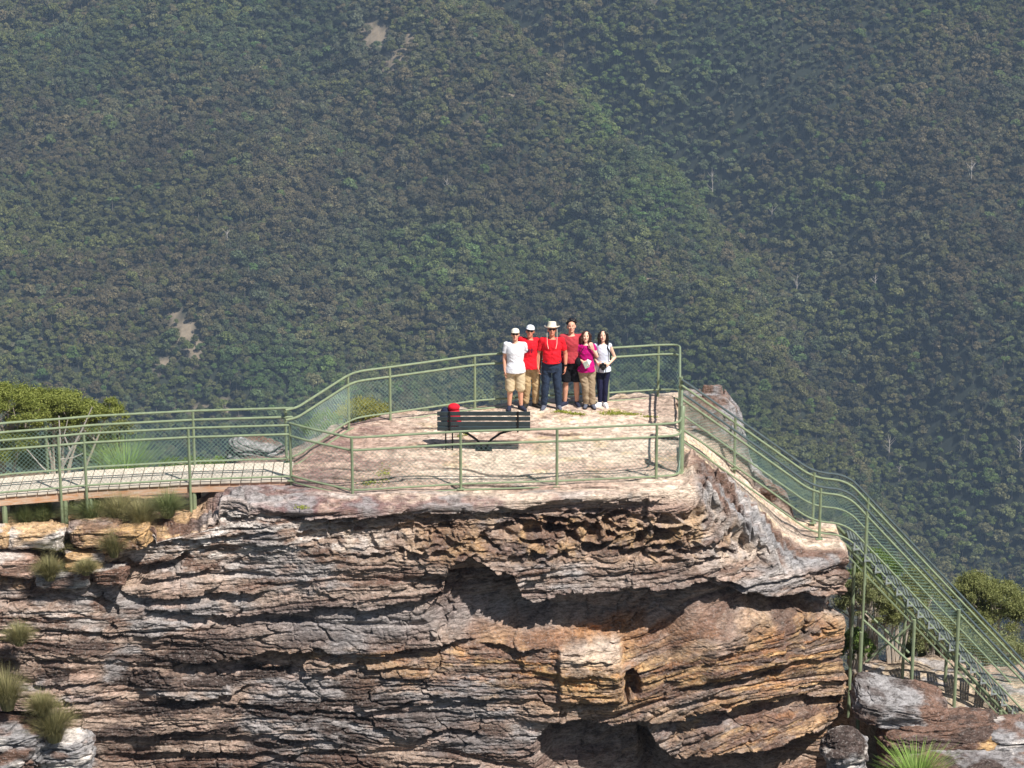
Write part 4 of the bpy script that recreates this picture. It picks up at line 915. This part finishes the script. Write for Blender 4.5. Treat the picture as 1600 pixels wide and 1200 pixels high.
    torso(mb, e, hem, 1.455)
    fl = .175 if spec.get('flare') else spec.get('hemw', .195)
    mb.loft([(lean.x*.1, -.015*k, hem*k, (fl+e)*k, (.150+e)*k), (lean.x*.3, -.015*k, (hem+.10)*k, (fl-.012+e)*k, (.138+e)*k), (lean.x*.5, -.015*k, (hem+.24)*k, (.14+e)*k, (.10+e)*k)], 24)
    for sd in 'RL':
        s0, el, wr, *_ = arms[sd]; sl = .84 if f else 1.0
        cap(mb, s0+V3((0, 0, .005)), .061*sl*k if spec.get('sleeve', .6) > 0 else .05*k, V3((0, 0, 1.41))+lean, .072*k)
        t = spec.get('sleeve', .6)
        if t > 0: cap(mb, s0, (.060)*sl*k, s0.lerp(el, min(t, 1)), (.060 if t < 1 else .05)*sl*k, 18, False, True)
        if t > 1: cap(mb, el, .052*sl*k, el.lerp(wr, t-1), .042*sl*k, 16, False, True)
    tp = remesh(mb.build(spec.get('upper', 'shirt'), spec['top'], o), .009, 3); wrinkle(tp, .014*spec.get('wr', 1), spec['seed']+3)
    # face
    dark = M['bench_iron']
    mb = MB()
    if spec.get('glasses'):
        for s_ in (-1, 1): mb.ell(HV((s_*.034, -.092, .018)), (.030*k, .010*k, .020*k), tilt, 12, 8)
        mb.tube([HV((-.03, -.098, .022)), HV((.03, -.098, .022))], .004*k, 6)
        for s_ in (-1, 1): mb.tube([HV((s_*.062, -.085, .022)), HV((s_*.082, .0, .018))], .004*k, 6)
        mb.build('sunglasses', dark, o)
    else:
        for s_ in (-1, 1):
            mb = MB(); mb.ell(HV((s_*.031, -.084, .012)), (.011*k, .006*k, .006*k), tilt, 10, 7); mb.build('eye', dark, o)
            mb = MB(); mb.tube([HV((s_*.016, -.088, .034)), HV((s_*.034, -.089, .038)), HV((s_*.050, -.08, .032))], .003*k, 6); mb.build('eyebrow', spec['hairm'], o)
    mb = MB(); mb.tube([HV((-.024, -.083, -.052)), HV((0, -.091, -.058)), HV((.024, -.083, -.052))], [.004*k, .0075*k, .004*k], 6); mb.build('mouth', spec.get('lips', M['lips']), o)
    # hair
    mb = MB(); hs = spec.get('hair', 'short')
    mb.ell(HV((0, .034, .034 if spec.get('cap') or spec.get('brim') else .046)), (.082*k, .088*k, (.075 if spec.get('cap') or spec.get('brim') else .085)*k), tilt, 16, 12)
    if hs == 'short': mb.ell(HV((0, .045, .0)), (.078*k, .07*k, .07*k), tilt)
    if hs == 'tousled':
        for (a, b, c_, r_) in ((-.045, -.03, .112, .030), (.0, -.035, .128, .034), (.05, -.02, .118, .036), (.078, .02, .085, .034), (-.07, .02, .075, .03), (0, .03, .13, .05), (.03, .05, .03, .06), (.06, .03, .12, .04)): mb.ell(HV((a, b, c_)), (r_*k, r_*k, r_*.8*k), tilt)
    if hs == 'long':
        mb.ell(HV((0, .05, -.03)), (.088*k, .06*k, .12*k), tilt)
        for s_ in (-1, 1):
            mb.tube([HV((s_*.045, -.055, .105)), HV((s_*.078, -.045, .06)), HV((s_*.088, -.02, 0)), HV((s_*.088, -.01, -.08)), HV((s_*.085, .0, -.14-spec.get('hl', .05)))], [.02*k, .028*k, .032*k, .036*k, .022*k], 10)
        mb.tube([HV((0, .06, -.05)), HV((0, .075, -.16-spec.get('hl', .05)))], [.08*k, .06*k], 12)
    hb = remesh(mb.build('hair', spec['hairm'], o), .008, 2); wrinkle(hb, .010, 5, 30)
    # headgear
    if spec.get('cap'):
        hat = MB(); ring_ = [(.040, 1.0), (.062, 1.0), (.085, .96), (.105, .86), (.122, .68), (.133, .42), (.138, .12)]; vs = []; n_ = 22
        for zc, f_ in ring_: vs += [HV((.087*f_*math.cos(2*math.pi*q/n_), .014+.101*f_*math.sin(2*math.pi*q/n_), zc)) for q in range(n_)]
        fs = [(i*n_+q, i*n_+(q+1) % n_, (i+1)*n_+(q+1) % n_, (i+1)*n_+q) for i in range(len(ring_)-1) for q in range(n_)]+[tuple(range((len(ring_)-1)*n_, len(ring_)*n_)), tuple(range(n_-1, -1, -1))]
        hat.add(vs, fs); hm_ = hat.build('cap', spec['cap'], o)
        v = MB(); pts = [HV((.074*math.cos(a), -.07-.085*math.sin(a), .052-.012*math.sin(a))) for a in np.linspace(0, math.pi, 11)]
        up_ = V3((0, 0, .008)); n_ = len(pts); v.add([q for q in pts]+[q+up_ for q in pts], [tuple(range(n_)), tuple(range(2*n_-1, n_-1, -1))]+[(i, (i+1) % n_, n_+(i+1) % n_, n_+i) for i in range(n_)])
        v.build('visor', spec['cap'], hm_, smooth=False)
    if spec.get('brim'):
        hat = MB(); n_ = 28; vs = []; fs = []
        prof = [(.0, .165), (.06, .168), (.088, .158), (.094, .10), (.104, .062), (.10, .056), (.14, .050), (.178, .062), (.178, .056), (.14, .043), (.09, .048), (.0, .05)]
        for (r_, z_) in prof:
            for q in range(n_):
                a = 2*math.pi*q/n_; zz = z_+(.022*(r_-.1)/.08*abs(math.cos(a))**2 if r_ > .1 else 0); vs.append(HV((.88*r_*math.cos(a), .012+r_*.95*math.sin(a), zz)))
        for i in range(len(prof)-1):
            for q in range(n_): fs.append((i*n_+q, i*n_+(q+1) % n_, (i+1)*n_+(q+1) % n_, (i+1)*n_+q))
        hat.add(vs, fs); hm_ = hat.build('brimmed_hat', spec['brim'], o)
        for s_ in (-1, 1):
            c_ = MB(); c_.tube([HV((s_*.098, -.02, .045)), HV((s_*.098, -.075, -.12)), HV((s_*.094, -.145, -.26)), HV((s_*.07, -.155, -.36))], .004*k, 6); c_.build('hat_cord', spec['brim'], hm_)
    return o, k, org, arms, hc, V3
wn = [0]
def wrinkle(o, amp, seed, fr=14):
    me = o.data; n = len(me.vertices); co = np.empty(n*3, np.float32); me.vertices.foreach_get('co', co); co = co.reshape(-1, 3)
    no = np.empty(n*3, np.float32); me.vertices.foreach_get('normal', no); no = no.reshape(-1, 3)
    d = fbm(co[:, 0]*fr+co[:, 1]*fr*.6, co[:, 2]*fr*1.1+co[:, 0]*4, 3, seed)*.7+.5*np.abs(vn(co[:, 2]*fr*.9+co[:, 0]*9, co[:, 0]*fr*.35+co[:, 1]*6, seed+9))
    co = co+no*(d*amp)[:, None]; me.vertices.foreach_set('co', co.astype(np.float32).ravel()); me.update()
M['lips'] = mat('lips', lin(186, 96, 90), .5, 0, .1, 20)
hair_br = mat('dark_brown_hair', lin(46, 32, 26), .5, 0, .35, 40, .003); hair_bk = mat('black_hair', lin(26, 20, 20), .45, 0, .3, 40, .003); hair_rd = mat('chestnut_hair', lin(64, 36, 28), .5, 0, .35, 40, .003)
white = cloth('white_cotton', (226, 228, 234), .04); creamc = cloth('cream_canvas', (222, 214, 196), .06); redc = cloth('red_jersey', (214, 28, 42)); brick = cloth('brick_jersey', (168, 58, 66))
khaki = cloth('light_khaki', (196, 178, 146)); khaki2 = cloth('khaki', (172, 148, 112)); jeans = cloth('dark_denim', (44, 56, 76), .25); blackc = cloth('black_cloth', (20, 20, 26)); mag = cloth('magenta_blouse', (178, 14, 110)); stone = cloth('stone_trousers', (156, 138, 114)); navyc = cloth('navy_leggings', (32, 34, 62)); pearl = cloth('pale_blue_white', (206, 212, 226), .05)
sgrey = cloth('grey_shoe', (92, 96, 110)); snavy = cloth('navy_shoe', (44, 48, 66)); sdark = cloth('dark_shoe', (48, 46, 44)); swhite = cloth('white_shoe', (228, 228, 230), .04); ssole = cloth('pale_sole', (196, 190, 184), .05)
DN, FW = (0, 0, -1), (0, -1, 0)
def hang(s, x=.235, y=-.02, wx=.25): return ((s*x, .02, 1.13), (s*wx, -.05, .88), (s*.02, -.12, -1), (-s, .1, 0), (0, -1, 0), .5)
P = []
P.append(person(805, 641, 1.71, 'person in white t-shirt, khaki shorts, cream cap and sunglasses', dict(seed=1, armR=hang(-1, .22, 0, .215), armL=((.24, .12, 1.16), (.26, .2, .95), DN, (-1, 0, 0), FW, .4),
    top=white, pants=khaki, lower='shorts', leg_to=.46, loose=.022, hem=.84, sleeve=.62, shoe=snavy, glasses=1, cap=creamc, hairm=hair_br, skin='skin', toeL=(.7, -1, 0), toeR=(-.1, -1, 0))))
P.append(person(829, 637, 1.75, 'person in red t-shirt with dark print, long khaki trousers and white cap', dict(seed=2, lean=(-.02, 0, 0), armR=(('px', 806, 541, .10), ('px', 794.5, 545, -.10), (-.08, -.4, -1), (.1, 1, .2), (1, -.2, 0), .35), armL=((.22, .12, 1.16), (.2, .2, .95), DN, (-1, 0, 0), FW, .4),
    shR=(.0, 0, .02), legs=dict(kneeR=(-.07, -.03, .49), ankR=(-.10, .02, .085), kneeL=(.11, 0, .49), ankL=(.10, .06, .085)), top=redc, pants=khaki2, hem=.86, sleeve=.7, shoe=sdark, glasses=1, cap=white, hairm=hair_br, skin='skin_tan', toeL=(.8, -1, 0), tilt=.10, head=(.01, -.01, -.01), wr=1.4)))
P.append(person(862, 639, 1.80, 'person in red polo shirt, dark jeans and wide brimmed hat', dict(seed=3, belly=.5, shw=.19, armR=((-.27, .03, 1.13), (-.275, -.05, .88), (.10, -.15, -1), (1, .1, 0), (0, -1, 0), .7), armL=((.27, .03, 1.13), (.265, -.05, .88), (-.06, -.15, -1), (-1, .1, 0), (0, -1, 0), .7),
    legs=dict(kneeR=(-.125, -.02, .49), ankR=(-.15, .02, .085), kneeL=(.115, -.02, .49), ankL=(.135, .02, .085)), top=redc, pants=jeans, waist=1.04, hemw=.155, hem=.985, tee=.024, sleeve=.68, shoe=sgrey, sole=ssole, glasses=1, brim=creamc, hairm=hair_br, skin='skin_tan')))
P.append(person(892, 633, 1.82, 'tall bareheaded person in brick red t-shirt and black shorts', dict(seed=4, armR=((-.23, .14, 1.18), (-.2, .22, .98), DN, (1, 0, 0), FW, .4), armL=((.24, .14, 1.18), (.2, .22, 1.0), DN, (-1, 0, 0), FW, .4),
    top=brick, pants=blackc, lower='shorts', leg_to=.53, loose=.026, hem=.93, sleeve=.6, shoe=snavy, sole=ssole, hair='tousled', hairm=hair_bk, skin='skin', toeR=(-.8, -1, 0), tilt=-.05)))
P.append(person(916, 635, 1.62, 'person in magenta blouse and stone trousers with one hand raised', dict(seed=5, fem=True, lean=(-.015, 0, 0), armR=((-.20, .02, 1.16), (-.075, -.17, 1.10), (.8, -.5, -.1), (.3, .6, -.7), (0, 0, 1), 1.0), armL=((.225, -.06, 1.20), (.125, -.17, 1.40), (-.35, -.1, 1), (0, 1, .1), (-1, 0, 0), .9),
    top=mag, pants=stone, hem=.86, flare=1, sleeve=.45, upper='blouse', shoe=sgrey, hair='long', hl=.02, hairm=hair_rd, skin='skin_pale', loose=.024, tilt=.10, legs=dict(kneeR=(-.02, -.04, .49), ankR=(.0, .04, .085), kneeL=(.11, -.02, .49), ankL=(.14, .02, .085)), wr=1.5)))
P.append(person(941, 632, 1.60, 'person in pale sleeveless top and navy leggings holding a camera', dict(seed=6, fem=True, armR=((-.19, .05, 1.15), (-.10, -.15, 1.02), (.8, -.5, .1), (.3, .8, 0), (0, 0, 1), .9), armL=((.27, .04, 1.13), (.11, -.15, 1.01), (-.8, -.45, .05), (-.3, .9, 0), (0, 0, 1), .9),
    top=pearl, pants=navyc, lower='leggings', hem=.84, flare=1, sleeve=0, upper='vest', shoe=swhite, sole=white, hair='long', hl=.06, hairm=hair_bk, skin='skin_pale', loose=.004, legs=dict(kneeR=(-.06, -.02, .49), ankR=(-.05, .03, .085), kneeL=(.07, -.02, .49), ankL=(.06, .02, .085)), toeR=(-.8, -1, 0), wr=.6)))
# details carried or worn
o, k, org, arms, hc, V3 = P[1]     # dark lettering on the red shirt
mb = MB(); yy = -.155
for (x, z, w_, h_, r_) in ((-.055, 1.26, .012, .085, 0), (-.03, 1.26, .010, .085, .35), (-.008, 1.26, .012, .085, 0), (.028, 1.275, .010, .055, .5), (.055, 1.275, .010, .055, -.5), (.041, 1.235, .012, .045, 0)):
    mb.box(V3((x-.02, yy, z)), (w_, .006, h_), Matrix.Rotation(r_, 3, 'Y'))
mb.build('shirt_print', cloth('print_navy', (54, 40, 66)), o, smooth=False)
o, k, org, arms, hc, V3 = P[2]
mb = MB(); mb.loft([(0, -.035*k, .985*k, .176*k, .150*k), (0, -.035*k, 1.02*k, .176*k, .150*k)], 28); mb.build('belt', cloth('brown_belt', (80, 50, 36)), o)
wr = arms['L'][2]; mb = MB(); mb.tube([wr+Vector((0, 0, .035)), wr+Vector((0, 0, .065))], .037, 12); mb.build('watch', M['bench_iron'], o)
o, k, org, arms, hc, V3 = P[4]
wr = arms['R'][2]; q_ = org+wr+Vector((.085, -.06, .0))
ph = empty('folded_map', q_, R(10), 'white and grey folded map in the hand of the one in magenta', 'map')
mb = MB(); mb.box((0, 0, 0), (.10, .008, .15), Matrix.Rotation(.5, 3, 'Y')); mb.build('sheet', white, ph, smooth=False); mb = MB(); mb.box((-.03, -.006, -.03), (.10, .006, .14), Matrix.Rotation(-.4, 3, 'Y')); mb.build('cover', cloth('grey_cover', (150, 160, 150)), ph, smooth=False)
sb = MB(); bgp = empty('shoulder_bag', org+V3((-.19, -.10, 1.08)), 0, 'small black shoulder bag at the side of the one in magenta', 'bag')
sb.ell((0, 0, 0), (.065, .06, .10)); remesh(sb.build('pouch', blackc, bgp), .008, 4); sb = MB(); sb.tube([(-.02, -.02, .08), (.05, -.05, .22), (.13, .0, .33)], .008, 6); sb.build('strap', blackc, bgp)
o, k, org, arms, hc, V3 = P[5]
cq = org+arms['L'][2]+Vector((-.10, -.07, .0))
ca = empty('camera', cq, 0, 'black camera on a strap held at the waist of the one in the pale top', 'camera')
mb = MB(); mb.box((0, 0, 0), (.125, .06, .085)); mb.box((0, 0, .052), (.05, .05, .03)); mb.build('camera_body', M['bench_iron'], ca, smooth=False, bevel=.008)
mb = MB(); mb.tube([(0, -.03, 0), (0, -.12, -.02)], [.036, .04], 16); mb.build('lens', M['bench_iron'], ca)
mb = MB(); mb.tube([(-.065, 0, .03), (-.085, .0, -.10), (-.05, 0, -.26), (0, .0, -.30), (.05, 0, -.24), (.055, 0, -.10), (.065, 0, .03)], .008, 6); mb.build('strap', blackc, ca)
mb = MB(); mb.tube([V3((.10, -.12, 1.40)), V3((.165, -.13, 1.28)), V3((.175, -.12, 1.12))], [.012, .016, .014], 8); mb.tube([V3((.10, -.12, 1.40)), V3((.12, -.02, 1.475)), V3((.12, .1, 1.36))], .014, 8); mb.build('bag_strap', blackc, o)
# ------------------------------------------------------------------ plants near the lookout
lm = {'olive_mid': leafmat('mid_olive_leaves', lin(96, 104, 56), lin(150, 152, 96), trans=.3), 'olive': leafmat('olive_leaves', lin(92, 104, 44), lin(158, 164, 86), trans=.3), 'green': leafmat('green_leaves', lin(74, 100, 44), lin(132, 152, 76), trans=.3),  # first entry: medium olive for the lower tree, right hand tree and scrub
      'yellow': leafmat('yellow_green_leaves', lin(120, 118, 40), lin(170, 164, 84), trans=.3), 'dull': leafmat('dull_scrub', lin(98, 106, 66), lin(150, 152, 104), trans=.2),
      'straw': leafmat('straw_grass', lin(98, 100, 60), lin(172, 162, 118), trans=.2), 'grass': leafmat('tussock_green', lin(80, 98, 56), lin(158, 162, 112), trans=.25), 'spike': leafmat('spiky_leaves', lin(98, 128, 54), lin(160, 188, 98), trans=.2), 'moss': leafmat('moss_green', lin(118, 128, 48), lin(166, 170, 80))}
def bush(name, label, cat, base, blobs, m, nleaf, size, seed, trunks=3, group=None, asp=.3, bark='bark', twig=14, fill=.75):
    """blobs: (x, y, z, rx, ry, rz) relative to base"""
    rg = np.random.default_rng(seed); o = empty(name, base, 0, label, cat, group); cs = []; outs = []
    vol = sum(b[3]*b[3] for b in blobs)
    subs = []
    for b in blobs:
        ns = max(5, int(26*b[3]*b[3]/max(vol/len(blobs), 1e-6)))
        for i in range(ns):
            d = rg.normal(size=3); d /= np.linalg.norm(d); d[2] = abs(d[2])*1.3-.6; r = rg.uniform(.55, 1.0)
            subs.append((np.array(b[:3])+d*np.array(b[3:])*r, .30*b[3]*rg.uniform(.5, 1.1), d))
    per = int(nleaf/len(subs))
    for c_, r_, d in subs:
        e = rg.normal(size=(per, 3))*np.array([r_, r_, r_*.62])*.62; cs.append(c_+e); outs.append(unit(e+d*.3))
    V, Fq = leaves(np.concatenate(cs), size, rg, asp, .1, np.concatenate(outs)*.5)
    npmesh('crown', V, Fq, lm[m], o)
    mb = MB(); rr = random.Random(seed)
    for t in range(trunks):
        b = blobs[t % len(blobs)]; x0 = rr.uniform(-.12, .12); pts = [Vector((x0+b[0]*.25, b[1]*.3, -.5)), Vector((b[0]*.45+rr.uniform(-.1, .1), b[1]*.5, b[2]*.45)), Vector((b[0]*.85, b[1]*.8, b[2]*.85)), Vector((b[0], b[1], b[2]+b[5]*.3))]
        th = .024+.012*b[2]*.5; mb.tube(pts, [th, th*.8, th*.5, th*.25], 6)
    mb.build('trunk', M[bark], o)
    mb = MB()
    for t in range(twig):
        b = rr.choice(blobs); a = Vector((b[0]*.7, b[1]*.7, b[2]*.7)); s_ = rr.choice(subs)[0]; e = Vector(s_); mid = a.lerp(e, .5)+Vector((rr.uniform(-.1, .1), 0, rr.uniform(0, .1)))
        mb.tube([a, mid, e], [.018, .012, .005], 5)
    mb.build('branches', M[bark], o)
    return o
def off(base, u, v, y=None):
    p = W(u, v, y=y if y is not None else base[1]); return tuple(Vector(p)-Vector(base))
def blob(base, u, v, rpx, rvp, y=None):
    q = off(base, u, v, y); s = 75*60/(60+(base[1])); return (*q, rpx/s, rpx/s*.9, rvp/s)
# left trees behind the walkway
b1 = tuple(W(95, 800, y=2.5)); GR = 'small gum trees behind the walkway'
bush('gum_tree', 'olive green tree with wide flat crown behind the left end of walkway', 'tree', b1, [blob(b1, 100, 622, 34, 24), blob(b1, 60, 625, 36, 26), blob(b1, 135, 640, 34, 26), blob(b1, 172, 640, 26, 24), blob(b1, 80, 650, 34, 24), blob(b1, 125, 655, 30, 18)], 'olive', 38000, .028, 3, 6, GR, twig=30)
b2 = tuple(W(5, 800, y=2.0))
bush('gum_tree', 'olive tree cut off by the left edge with pale thin trunks', 'tree', b2, [blob(b2, 15, 618, 38, 26), blob(b2, -30, 630, 40, 30), blob(b2, 45, 645, 36, 26), blob(b2, 30, 680, 34, 22), blob(b2, 0, 700, 30, 26)], 'olive', 32000, .028, 4, 6, GR, twig=30)
b3 = tuple(W(150, 800, y=3.4))
bush('gum_tree', 'lower darker tree filling under the wide crown behind the walkway', 'tree', b3, [blob(b3, 110, 680, 44, 26), blob(b3, 160, 690, 34, 24), blob(b3, 60, 715, 40, 24), blob(b3, 190, 670, 24, 18)], 'olive_mid', 26000, .028, 5, 6, GR, bark='darkbark', twig=30)
# bare white branches leaning by the walkway
dt = empty('dead_tree', W(88, 790, y=-.5), 0, 'bleached bare forked tree leaning right behind the walkway', 'dead tree'); org_ = Vector(dt.location)
for nm, pts, r_ in (('trunk', [(80, 800), (92, 740), (110, 705), (128, 672), (144, 636)], [.04, .035, .028, .02, .01]), ('branch', [(92, 740), (94, 690), (92, 650)], [.03, .022, .012]), ('branch', [(110, 705), (100, 680), (106, 655)], [.02, .015, .008]), ('branch', [(94, 718), (115, 715), (130, 708)], [.02, .014, .008]), ('branch', [(90, 750), (66, 730), (40, 700)], [.022, .016, .008])):
    mb = MB(); mb.tube([W(a, b, y=-.5)-org_ for a, b in pts], r_, 7); mb.build(nm, M['bark'] if False else deadm, dt)
b4 = tuple(W(572, 700, y=-.9))
bush('shrub', 'yellow green rounded shrub behind the bend of the back fence', 'shrub', b4, [blob(b4, 560, 640, 34, 24), blob(b4, 592, 644, 28, 22), blob(b4, 540, 650, 22, 20)], 'yellow', 7000, .032, 6, 4, 'shrubs behind the back fence', asp=.25)
b5 = tuple(W(510, 715, y=-1.6))
bush('shrub', 'smaller grey green shrub left of the yellow green one', 'shrub', b5, [blob(b5, 510, 655, 22, 24), blob(b5, 490, 670, 22, 20), blob(b5, 528, 660, 14, 18)], 'green', 4500, .03, 7, 4, 'shrubs behind the back fence', asp=.25)
b6 = tuple(W(345, 760, y=-1.5))
bush('shrub', 'low green shrub seen through the fence beside the boulder', 'shrub', b6, [blob(b6, 340, 722, 26, 10), blob(b6, 300, 724, 26, 10), blob(b6, 265, 724, 20, 12)], 'green', 4000, .03, 8, 4, asp=.25)
# right side
b7 = (W(1545, 930, y=1.2).x, 1.2, -7.2)
bush('gum_tree', 'bright rounded tree right of the stair at the edge', 'tree', b7, [blob(b7, 1528, 918, 40, 28), blob(b7, 1568, 930, 40, 32), blob(b7, 1505, 925, 28, 28), blob(b7, 1598, 955, 34, 34), blob(b7, 1550, 965, 46, 32), blob(b7, 1515, 960, 30, 26)], 'olive_mid', 46000, .028, 9, 6, 'trees and scrub below the stair', twig=20)
for i, (u_, v_, w_, h_, m_, y_, lab) in enumerate([(1345, 925, 40, 60, 'dull', -2.0, 'tall twiggy scrub bush right against the cliff corner'), (1402, 945, 50, 60, 'olive_mid', -1.8, 'grey twiggy scrub bush in the middle under the stair'), (1366, 885, 44, 40, 'green', -1.0, 'green topped bush high under the upper part of the stair'),
                                              (1465, 985, 48, 34, 'dull', -1.4, 'low scrub bush between the middle and right stair posts'), (1338, 1005, 28, 30, 'green', -2.5, 'small green bush at the foot of the cliff corner'), (1432, 915, 44, 44, 'olive_mid', -.6, 'olive bush behind the middle stair post'), (1560, 1015, 66, 24, 'dull', -1.2, 'low scrub along the right edge below the rounded tree')]):
    q = W(u_, v_, y=y_); bb = (q.x, y_, float(ledge_z(np.array([q.x]), np.array([y_]))[0]))
    bush('shrub', lab, 'shrub', bb, [blob(bb, u_, v_-8, w_*.75, h_*.7), blob(bb, u_-w_*.5, v_+8, w_*.6, h_*.7), blob(bb, u_+w_*.5, v_+6, w_*.6, h_*.7)], m_, 14000, .024, 20+i, 8, 'trees and scrub below the stair', twig=44, asp=.3)
# grass tufts
def tuft(name, label, cat, base, rad, hgt, n, m, seed, group=None, width=.0034, droop=1.25, up=.35):
    rg = np.random.default_rng(seed); V = []; F = []; K = 5
    a = rg.uniform(0, 6.28, n); s = np.sqrt(rg.uniform(0, 1, n)); out = np.stack([np.cos(a), np.sin(a)], 1)
    b0 = np.stack([out[:, 0]*s*rad*.25, out[:, 1]*s*rad*.25, np.full(n, -.05)], 1); L = hgt*rg.uniform(.6, 1.15, n); spread = rad*(up+(1-up)*s)*rg.uniform(.5, 1.2, n)
    side = np.stack([-out[:, 1], out[:, 0], np.zeros(n)], 1); pts = []
    for k in range(K):
        t = k/(K-1); z = L*(t*(1+droop*.55)-droop*.75*t*t*s); p = b0+np.stack([out[:, 0]*spread*t**1.4, out[:, 1]*spread*t**1.4, z], 1); w_ = width*(1-t*.85); pts.append((p-side*w_, p+side*w_))
    V = np.concatenate([np.stack([q[0], q[1]], 1) for q in pts], 1).reshape(-1, 3); base_i = np.arange(n)[:, None]*(2*K)
    F = np.concatenate([base_i+np.array([[2*k, 2*k+1, 2*k+3, 2*k+2]]) for k in range(K-1)], 0)
    o = npmesh(name, V, F, lm[m]); o.location = base; return tag(o, label, cat, group)
TF = [(40, 812, -6.5, .26, .30, 'grass', 'green tussock at the far left beside the first walkway post'), (68, 808, -6.35, .28, .30, 'grass', 'green tussock just left of the second walkway post'), (148, 806, -6.4, .42, .36, 'grass', 'broad grey green tussock between the walkway posts and the timber beam'),
      (188, 808, -6.5, .34, .36, 'straw', 'pale straw tussock right of the broad grey green one'), (222, 818, -6.75, .32, .40, 'straw', 'straw tussock in the crack at the left of the white rock'), (262, 800, -6.5, .30, .34, 'grass', 'upright green tussock beside the third walkway post'),
      (90, 852, -7.1, .30, .22, 'straw', 'dry tussock on the left shoulder below the pale block'), (78, 898, -7.6, .26, .30, 'straw', 'dry tussock hanging in the crack on the left shoulder'), (178, 862, -7.4, .22, .34, 'straw', 'narrow dry tussock beside the dark overhang'), (135, 890, -7.7, .2, .2, 'straw', 'small dry tussock between the broken blocks'),
      (30, 1000, -8.2, .24, .28, 'straw', 'dark dry tussock on the left wall of the cliff'), (12, 1100, -8.5, .34, .5, 'straw', 'large olive brown tussock hanging at the left edge'), (85, 1150, -8.5, .38, .5, 'straw', 'large olive tussock above the pale grey boulder'), (66, 1110, -8.4, .26, .3, 'straw', 'small dry tussock just above the large olive one')]
for i, (u_, v_, y_, r_, h_, m_, lab) in enumerate(TF):
    tuft('grass_tussock', lab, 'grass tussock', W(u_, v_+4, y=y_), r_*1.35, h_*1.1, 1500, m_, 50+i, 'tussocks on the left shoulder of the rock')
tuft('grass_tree', 'bright green spiky grass tree behind the walkway', 'grass tree', W(197, 752, y=-3.2), .85, .80, 520, 'spike', 90, width=.006, droop=.15, up=.35)
tuft('grass_tree', 'yellow green spiky plant at the bottom edge below the stair', 'grass tree', W(1432, 1222, y=-7.0), .75, .62, 420, 'spike', 91, width=.008, droop=.2, up=.3)
for i, (u_, v_, y_, lab) in enumerate([(1442, 1028, -1.2, 'tall straw tussock between the stair posts on the lower ledge'), (1462, 1030, -1.0, 'straw tussock right of the tallest one on the lower ledge'), (1420, 1030, -.9, 'green straw tussock left of the tallest one on the lower ledge'), (1480, 1030, -.6, 'short tussock beside the right stair post')]):
    tuft('grass_tussock', lab, 'grass tussock', W(u_, v_, y=y_), .32, .5, 700, 'straw' if i % 2 else 'grass', 95+i, 'tussocks on the lower ledge')
# moss on the platform
rg = np.random.default_rng(5); cs = []
for (u_, v_, ru, rv, n_) in [(878, 645, 12, 2, 220), (898, 649, 14, 2, 220), (958, 644, 16, 3, 380), (985, 647, 14, 1.5, 180), (600, 742, 9, 8, 160), (575, 752, 14, 4, 120), (472, 780, 10, 2, 90), (722, 683, 10, 3, 80), (1015, 651, 12, 1.2, 70)]:
    for k in range(n_):
        q = W(u_+rg.normal()*ru*.6, v_+rg.normal()*rv*.6, z=0); cs.append((q.x, q.y, float(top_z(np.array([q.x]), np.array([q.y]))[0])+rg.uniform(.0, .03)))
V, Fq = leaves(np.array(cs), .022, rg, .4, .3); mo = npmesh('moss', V, Fq, lm['moss']); tag(mo, 'low yellow green moss and weeds in the cracks of the platform', 'moss', kind='stuff')
# ------------------------------------------------------------------ light, air, view
SUN = Vector((.50, -.52, 1.0)).normalized()
sd = bpy.data.lights.new('sun', 'SUN'); sd.energy = 5.0; sd.angle = R(.5); sd.color = (1, .955, .89)
so = bpy.data.objects.new('sun', sd); COL.objects.link(so); so.rotation_euler = SUN.to_track_quat('Z', 'Y').to_euler(); so.location = (20, -20, 60)
w = bpy.data.worlds.new('World'); S.world = w; w.use_nodes = True; nt = w.node_tree
sky = nt.nodes.new('ShaderNodeTexSky'); sky.sky_type = 'NISHITA'; sky.sun_disc = False
sky.sun_elevation = math.asin(SUN.z); sky.sun_rotation = math.atan2(SUN.x, SUN.y)
bg = nt.nodes['Background']; nt.links.new(sky.outputs[0], bg.inputs[0]); bg.inputs[1].default_value = .052
# haze
hz = MB(); x0_, x1_, y0_, y1_, z0_, z1_ = -2700, 2700, -420, 5100, -420.0, 30
hz.add([(a, b, c) for c in (-470, 640) for b in (-420, 5100) for a in (-2700, 2700)], [(0, 2, 3, 1), (4, 5, 7, 6), (0, 1, 5, 4), (2, 6, 7, 3), (0, 4, 6, 2), (1, 3, 7, 5)])
hmat = bpy.data.materials.new('haze'); hmat.use_nodes = True; hn = hmat.node_tree; hn.nodes.remove(hn.nodes['Principled BSDF'])
pv = hn.nodes.new('ShaderNodeVolumePrincipled'); pv.inputs['Color'].default_value = (.52, .72, 1, 1); pv.inputs['Density'].default_value = HAZE; pv.inputs['Anisotropy'].default_value = 0.0
hn.links.new(pv.outputs[0], hn.nodes['Material Output'].inputs['Volume'])
ho = hz.build('haze', hmat, smooth=False); tag(ho, 'thin blue haze over the valley', 'haze', kind='stuff')
S.view_settings.view_transform = 'Standard'; S.view_settings.look = 'None'; S.view_settings.exposure = 0.62; S.view_settings.gamma = 1
S.render.engine = 'CYCLES'; S.cycles.max_bounces = 5; S.cycles.diffuse_bounces = 3; S.cycles.volume_bounces = 0; S.cycles.transparent_max_bounces = 6
S.cycles.use_denoising = True
